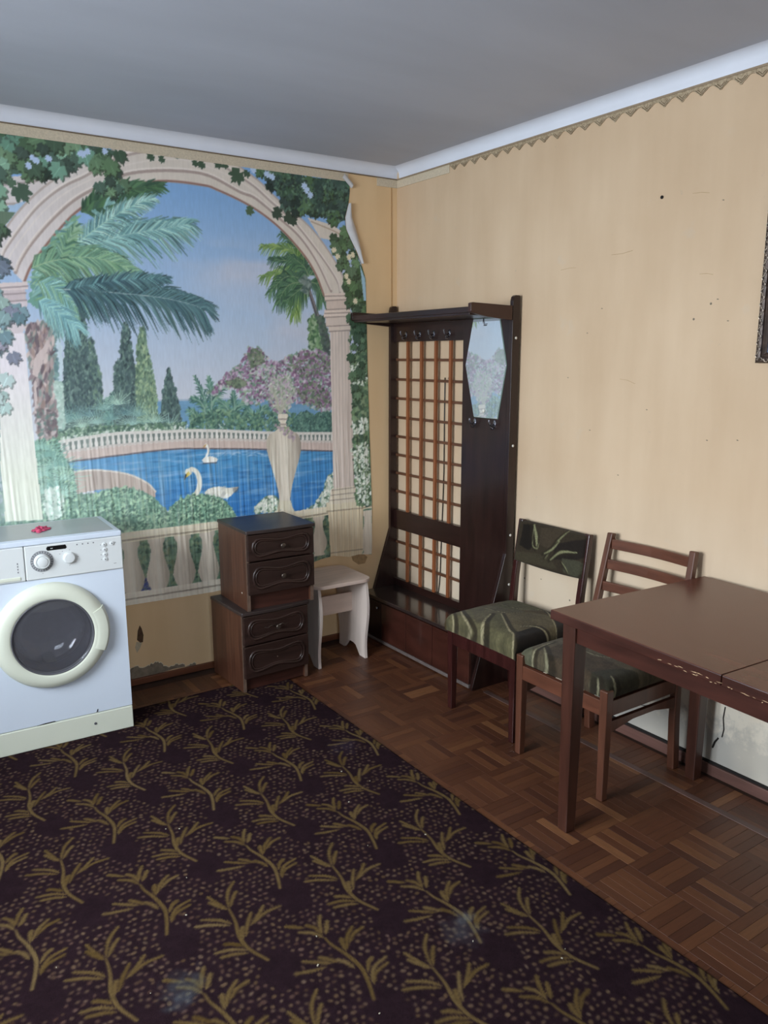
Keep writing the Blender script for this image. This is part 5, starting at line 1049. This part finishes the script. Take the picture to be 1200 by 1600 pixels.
def chair_frame(t, y0, y1, xf, xr, zt, frame, wl=.034, slats=False, top_in=(0, 0), lean=.05, frail=(.30, .357), legtop=.362):
    """t's local frame is the world's (its origin is moved later)"""
    for y, e in ((y0, 1), (y1, -1)):
        yc = y - wl / 2 * e
        MB().beam([(xf + wl / 2, yc, 0), (xf + wl / 2, yc, legtop)], .027, .027, w1=wl, d1=wl, bev=.003).done('leg', frame, t)
        xt = xr + lean
        ti = top_in[0] if e == 1 else top_in[1]
        MB().beam([(xr + .015, yc, 0), (xr + .002, yc, .20), (xr, yc, .40), (xr + .012, yc - ti * .3 * e, .55), (xt, yc - ti * e, zt)], .030, .036, w1=.026, d1=.026, bev=.004).done('rear_post', frame, t)
    z0, z1 = frail; mm = M_redwood_h if slats else frame
    MB().box(xf + .004, xf + .024, y1 + wl - .004, y0 - wl + .004, z0, z1, .002).done('front_rail', mm, t)
    MB().box(xr - .012, xr + .010, y1 + .032, y0 - .032, z0, z1, .002).done('rear_rail', mm, t)
    for y in (y0 - .026, y1 + .006): MB().box(xf + wl - .002, xr - .014, y, y + .020, z0, z1, .002).done('side_rail', frame, t)

# the chair with the padded back
c1 = thing('padded_chair', 'dark maroon chair with padded green-brown back and seat, next to the coat rack', 'chair', (-.26, -1.24, 0)); o1 = Vector((-.26, -1.24, 0))
chair_frame(c1, -1.028, -1.452, -.452, -.085, .808, M_maroon, lean=.048)
cv = fabric_canvas(-.50, -1.50, -.02, -.98, OL)
Ug, Vg = cv.uu[:, None], cv.vv[None, :]
band(cv, U("-428,-995 -336,-1007 -400,-1209 -607,-1446 -629,-1313 -585,-1172"), (120, 113, 82)); band(cv, U("-333,-1035 -230,-1106 -206,-1248 -337,-1205 -425,-1238 -443,-1203"), (112, 104, 80)); band(cv, U("-303,-1205 -206,-1248 -150,-1334 -263,-1502 -412,-1462 -441,-1442 -386,-1332"), (120, 108, 80))
band(cv, U("-393,-1392 -276,-1407 -291,-1504 -203,-1501 -406,-1585 -509,-1514"), DK); band(cv, U("-358,-1191 -303,-1205 -417,-1417 -572,-1564 -619,-1477 -497,-1320"), (114, 108, 78))
band(cv, U("-123,-1047 -65,-1141 -124,-1255 -220,-1189 -241,-1098"), (104, 100, 68)); band(cv, U("-94,-1225 -81,-1284 -161,-1487 -259,-1506 -172,-1389"), (58, 50, 42))
for pts, w_ in ((U("-382,-1027 -434,-1115 -473,-1228"), .006), (U("-340,-1180 -430,-1235 -527,-1342 -581,-1426"), .009), (U("-303,-1205 -394,-1348 -425,-1412 -560,-1536"), .006), (U("-341,-1363 -286,-1401 -284,-1498"), .006), (U("-296,-1061 -284,-1194 -214,-1247"), .002), (U("-127,-1240 -102,-1270 -177,-1386 -243,-1474"), .004), (U("-432,-1031 -490,-1123 -567,-1207"), .004), (U("-207,-1070 -191,-1196 -124,-1255"), .002)): stripe(cv, pts, w_)
for q in np.linspace(0, 1, 16):
    P = spline(U("-340,-1180 -430,-1235 -527,-1342 -581,-1426"), 5); p = P[int(q * (len(P) - 1))]; cv.line([p + np.array((-.008, -.002)), p + np.array((.008, .002))], .0010, (110, 110, 84))
cv.A *= (1 + .42 * (fbm(Ug * 330, Vg * 330, 5, 2) - .5) + .35 * (fbm(Ug * 28, Vg * 28, 6, 3) - .5))[..., None]
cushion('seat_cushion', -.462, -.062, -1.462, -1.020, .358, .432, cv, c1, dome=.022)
cvb = fabric_canvas(-1.52, .56, -.98, .86, (70, 60, 46)); Ug, Vg = cvb.uu[:, None], cvb.vv[None, :]
band(cvb, U("-1049,664 -1179,677 -1234,675 -1297,635 -1182,630 -1051,616"), (80, 72, 54)); band(cvb, U("-1072,792 -1138,784 -1133,688 -1066,695"), (40, 34, 28)); band(cvb, U("-1266,734 -1398,779 -1478,788 -1435,710 -1269,669"), (48, 40, 34)); band(cvb, U("-1174,790 -1314,802 -1249,718 -1178,717"), (84, 72, 56)); band(cvb, U("-1320,686 -1436,691 -1423,631 -1340,632"), (86, 84, 66))
for pts, w_ in ((U("-1132,796 -1153,753 -1169,695"), .010), (U("-1331,802 -1282,751 -1225,666"), .005), (U("-1215,684 -1258,713 -1291,752"), .006), (U("-1256,666 -1310,710 -1401,726"), .007), (U("-1321,670 -1347,653 -1370,632"), .003), (U("-1177,724 -1169,698 -1141,710 -1133,783"), .003)): stripe(cvb, pts, w_, (172, 172, 128))
cvb.A *= (1 + .34 * (fbm(Ug * 330, Vg * 330, 5, 2) - .5))[..., None]
def backpad(y0, y1, z0, z1, cv, parent):
    ny, nz_ = 90, 50; b_ = np.linspace(-1, 1, ny)[:, None]; a = np.linspace(-1, 1, nz_)[None, :]
    for face, s_ in (('front', -1), ('rear', 1)):
        k = np.maximum(np.clip((np.abs(a) - .86) / .14, 0, 1), np.clip((np.abs(b_) - .93) / .07, 0, 1)) + 0 * a
        Y = (y0 + y1) / 2 + (y1 - y0) / 2 * b_ + 0 * a; Zl = (z0 + z1) / 2 + (z1 - z0) / 2 * a + 0 * b_; Zl = Zl - .010 * (1 - b_ ** 2) * (a < 0) * np.abs(a)
        xc = -.084 + (Zl - .55) / .26 * .046 + .010 * (1 - b_ ** 2)
        X = xc + s_ * .019 * np.sqrt(np.clip(1 - k ** 2, 0, 1)) + .0015 * (fbm(Y * 18, Zl * 18, 3, 2) - .5)
        V = np.stack([X, Y, Zl], -1); V = V if s_ < 0 else V[::-1]; Cc = cv.sample(Y, Zl); Cc = Cc if s_ < 0 else Cc[::-1]
        yield V.reshape(-1, 3), Cc.reshape(-1, 3), ny, nz_
parts_ = list(backpad(-1.440, -1.040, .622, .804, cvb, c1))
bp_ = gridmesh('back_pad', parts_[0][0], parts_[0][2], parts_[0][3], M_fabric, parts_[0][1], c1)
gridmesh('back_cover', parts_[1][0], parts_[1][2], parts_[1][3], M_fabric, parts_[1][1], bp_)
for o in c1.children: o.location = -o1

# the chair with the slatted back, pushed under the table
c2 = thing('slatted_chair', 'red-brown wooden chair with three back slats, pushed under the table', 'chair', (-.27, -1.72, 0)); o2 = Vector((-.27, -1.72, 0))
chair_frame(c2, -1.500, -1.944, -.492, -.090, .835, M_redwood, slats=True, top_in=(.034, 0), lean=.052, frail=(.312, .368), legtop=.408)
for z0, z1, y0, y1 in ((.772, .812, -1.560, -1.920), (.690, .730, -1.552, -1.920), (.602, .640, -1.545, -1.918)):
    zc = (z0 + z1) / 2; xc = -.078 + (zc - .55) / .285 * .042
    mb = MB(); mb.beam([(xc + .016 * math.sin(PI * k / 8), y0 + (y1 - y0) * k / 8, zc) for k in range(9)], z1 - z0, .014, side=(0, 0, 1), bev=.003); mb.done('back_slat', M_redwood_h, c2)
for y in (-1.524, -1.938): MB().prism([(-.465, .250), (-.34, .272), (-.22, .272), (-.10, .250), (-.10, .293), (-.465, .293)], 'y', y, y + .016, .001).done('side_stretcher', M_redwood, c2)
cv = fabric_canvas(-.56, -2.0, -.04, -1.44, (106, 96, 76)); Ug, Vg = cv.uu[:, None], cv.vv[None, :]
band(cv, U("-528,-1517 -432,-1526 -575,-1649 -589,-1741 -570,-1849 -611,-1867 -600,-1605"), (112, 110, 88)); band(cv, U("-431,-1584 -304,-1614 -348,-1752 -270,-1832 -329,-1919 -420,-1857 -549,-1840 -548,-1744"), (88, 74, 58)); band(cv, U("-452,-1834 -312,-1906 -381,-1979 -562,-1989 -563,-1923"), (70, 66, 50)); band(cv, U("-330,-1737 -226,-1836 -264,-1964 -339,-1888"), (104, 94, 74))
for pts, w_ in ((U("-414,-1567 -499,-1675 -558,-1786 -571,-1860"), .008), (U("-350,-1552 -459,-1565 -537,-1622 -582,-1695"), .005), (U("-567,-1680 -574,-1780 -576,-1845"), .003), (U("-486,-1859 -515,-1910 -546,-1956"), .010), (U("-464,-1875 -529,-1946"), .005), (U("-425,-1901 -444,-1936 -468,-1965"), .006), (U("-340,-1647 -327,-1766 -257,-1841"), .003)): stripe(cv, pts, w_, (180, 174, 140))
cv.A *= (1 + .42 * (fbm(Ug * 330, Vg * 330, 5, 2) - .5) + .35 * (fbm(Ug * 28, Vg * 28, 6, 3) - .5))[..., None]
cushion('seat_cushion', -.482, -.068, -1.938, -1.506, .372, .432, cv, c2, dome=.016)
for o in c2.children: o.location = -o2

# ------------------------------------------------------------------ dining table
tb = thing('dining_table', 'reddish-brown wooden dining table with a split veneer top, over the slatted chair', 'table', (-.766, -1.929, 0), math.radians(-2.9))
TW, L1, L2, TH = .742, .612, .612, .750
for y0, y1 in ((-L1, 0), (-L1 - .0025 - L2, -L1 - .0025)):
    lf = MB().box(0, TW, y0, y1, TH - .030, TH - .0012, .002).done('table_leaf', M_tapron, tb)
    MB().box(.002, TW - .002, y0 + .001, y1 - .001, TH - .0025, TH, .0006).done('leaf_veneer', M_ttop, lf)
YE = -L1 - L2
MB().box(.040, .060, YE + .05, -.06, .655, TH - .030, .001).done('apron', M_tapron, tb)
MB().box(TW - .060, TW - .040, YE + .05, -.06, .655, TH - .030, .001).done('apron', M_tapron, tb)
for y in (-.055, YE + .035): MB().box(.06, TW - .06, y, y + .02, .655, TH - .030, .001).done('apron', M_tapron, tb)
for x in (.058, TW - .052):
    for y in (-.052, YE + .052): MB().beam([(x, y, 0), (x, y, TH - .030)], .040, .040, w1=.054, d1=.054, bev=.003).done('table_leg', M_tleg, tb)
mb = MB()
rq = random.Random(8)
for k in range(34):
    y = -.40 - .46 * rq.random() ** .8; l_ = rq.uniform(.004, .02); z = TH - .026 + rq.gauss(0, .0022) + (.004 if y > -.56 else 0)
    if abs(y + .613) > .012: mb.prism([(y, z), (y - l_ * .5, z - rq.uniform(.0004, .0014)), (y - l_, z + rq.uniform(-.001, .001)), (y - l_ * .4, z + rq.uniform(.0003, .0012))], 'x', -.0006, .001)
mb.done('edge_chip', M_bare, tb)['kind'] = 'stuff'

# ------------------------------------------------------------------ framed picture
M_frame = mat('antique_silver_frame', (66, 52, 44), .35, .5, 40, bump=.2, metal=.3)
M_gilt = mat('frame_relief', (176, 164, 150), .3, .35, 70, metal=.85)
pf = thing('framed_picture', 'picture in an ornate dark and silver frame, hanging on the right wall', 'picture', (-.002, 0, 0))
FY0, FY1, FZ0, FZ1, FW = -2.086, -2.52, 1.505, 2.050, .034
def molding(p0, p1, mname):
    """one mitred side, running between outer corners p0 -> p1 (y,z)"""
    d = Vector((p1[0] - p0[0], p1[1] - p0[1])); L_ = d.length; d.normalize(); nrm = Vector((-d.y, d.x)); c_ = Vector(((FY0 + FY1) / 2, (FZ0 + FZ1) / 2)); nrm = nrm if nrm.dot(c_ - Vector(p0)) > 0 else -nrm
    prof = [(0, 0), (0, -.016), (.004, -.022), (.012, -.0235), (.019, -.021), (.021, -.016), (.024, -.0165), (.030, -.013), (FW, -.009), (FW, 0)]
    t = bmesh.new(); A = []; B = []
    for s_, x in prof:
        q0 = Vector(p0) + d * s_ + nrm * s_; q1 = Vector(p1) - d * s_ + nrm * s_; A.append(t.verts.new((x, q0.x, q0.y))); B.append(t.verts.new((x, q1.x, q1.y)))
    n_ = len(prof)
    for i in range(n_): t.faces.new((A[i], A[(i + 1) % n_], B[(i + 1) % n_], B[i]))
    t.faces.new(A); t.faces.new(B[::-1]); bmesh.ops.recalc_face_normals(t, faces=t.faces[:]); mb = MB(); mb._add(t); bar = mb.done('frame_side', M_frame, pf)
    mb = MB(); k = 0; s_ = .022
    while s_ < L_ - .02:
        o_ = Vector(p0) + d * s_ + nrm * .011; sg = 1 if k % 2 else -1; P = []
        for a in np.linspace(0, 4.6, 10): rr_ = .0085 * (1 - a / 7); P.append((-.0235, o_.x + d.x * (rr_ * math.cos(a)) + nrm.x * sg * rr_ * math.sin(a), o_.y + d.y * rr_ * math.cos(a) + nrm.y * sg * rr_ * math.sin(a)))
        mb.tube(P, .0019, 5, .0010); q = o_ + d * .011; mb.lathe([(.0035, 0), (.003, .002), (.001, .003)], 8, TR(-.0225, q.x, q.y) @ RY(-PI / 2)); s_ += .0205; k += 1
    mb.done('scroll_relief', M_gilt, bar, True)['kind'] = 'stuff'
for a, b_ in (((FY0, FZ0), (FY0, FZ1)), ((FY0, FZ1), (FY1, FZ1)), ((FY1, FZ1), (FY1, FZ0)), ((FY1, FZ0), (FY0, FZ0))): molding(a, b_, '')
sl_ = MB()
IY0, IY1, IZ0, IZ1 = FY0 - FW, FY1 + FW, FZ0 + FW, FZ1 - FW
cvp = Canvas(IY1 - .01, IZ0 - .01, IY0 + .01, IZ1 + .01, .003, (120, 84, 66)); ug, vg = cvp.uu[:, None], cvp.vv[None, :]
f_ = np.clip((vg - IZ0) / (IZ1 - IZ0) + .10 * (fbm(ug * 12, vg * 12, 3) - .5), 0, 1)
c0 = np.array((116, 150, 196)); c1_ = np.array((122, 78, 58)); c2_ = np.array((120, 126, 136))
cvp.A[:] = np.where((f_ < .25)[..., None], c0 + (c1_ - c0) * np.clip((f_ - .14) / .1, 0, 1)[..., None], c1_ + (c2_ - c1_) * np.clip((f_ - .5) / .4, 0, 1)[..., None])
cvp.dabs([(IY1, IZ0 + .1), (IY0, IZ0 + .1), (IY0, IZ0 + .3), (IY1, IZ0 + .3)], 400, .012, [(96, 60, 46), (150, 104, 76), (80, 70, 58)], 5)
py = np.linspace(IY1, IY0, 60)[:, None]; pz = np.linspace(IZ0, IZ1, 70)[None, :]
gridmesh('canvas_print', np.stack([-.006 + 0 * (py + pz), py + 0 * pz, pz + 0 * py], -1).reshape(-1, 3)[::-1], 60, 70, printmat('picture_print', .5, .8), cvp.sample(py + 0 * pz, pz + 0 * py).reshape(-1, 3)[::-1], pf)
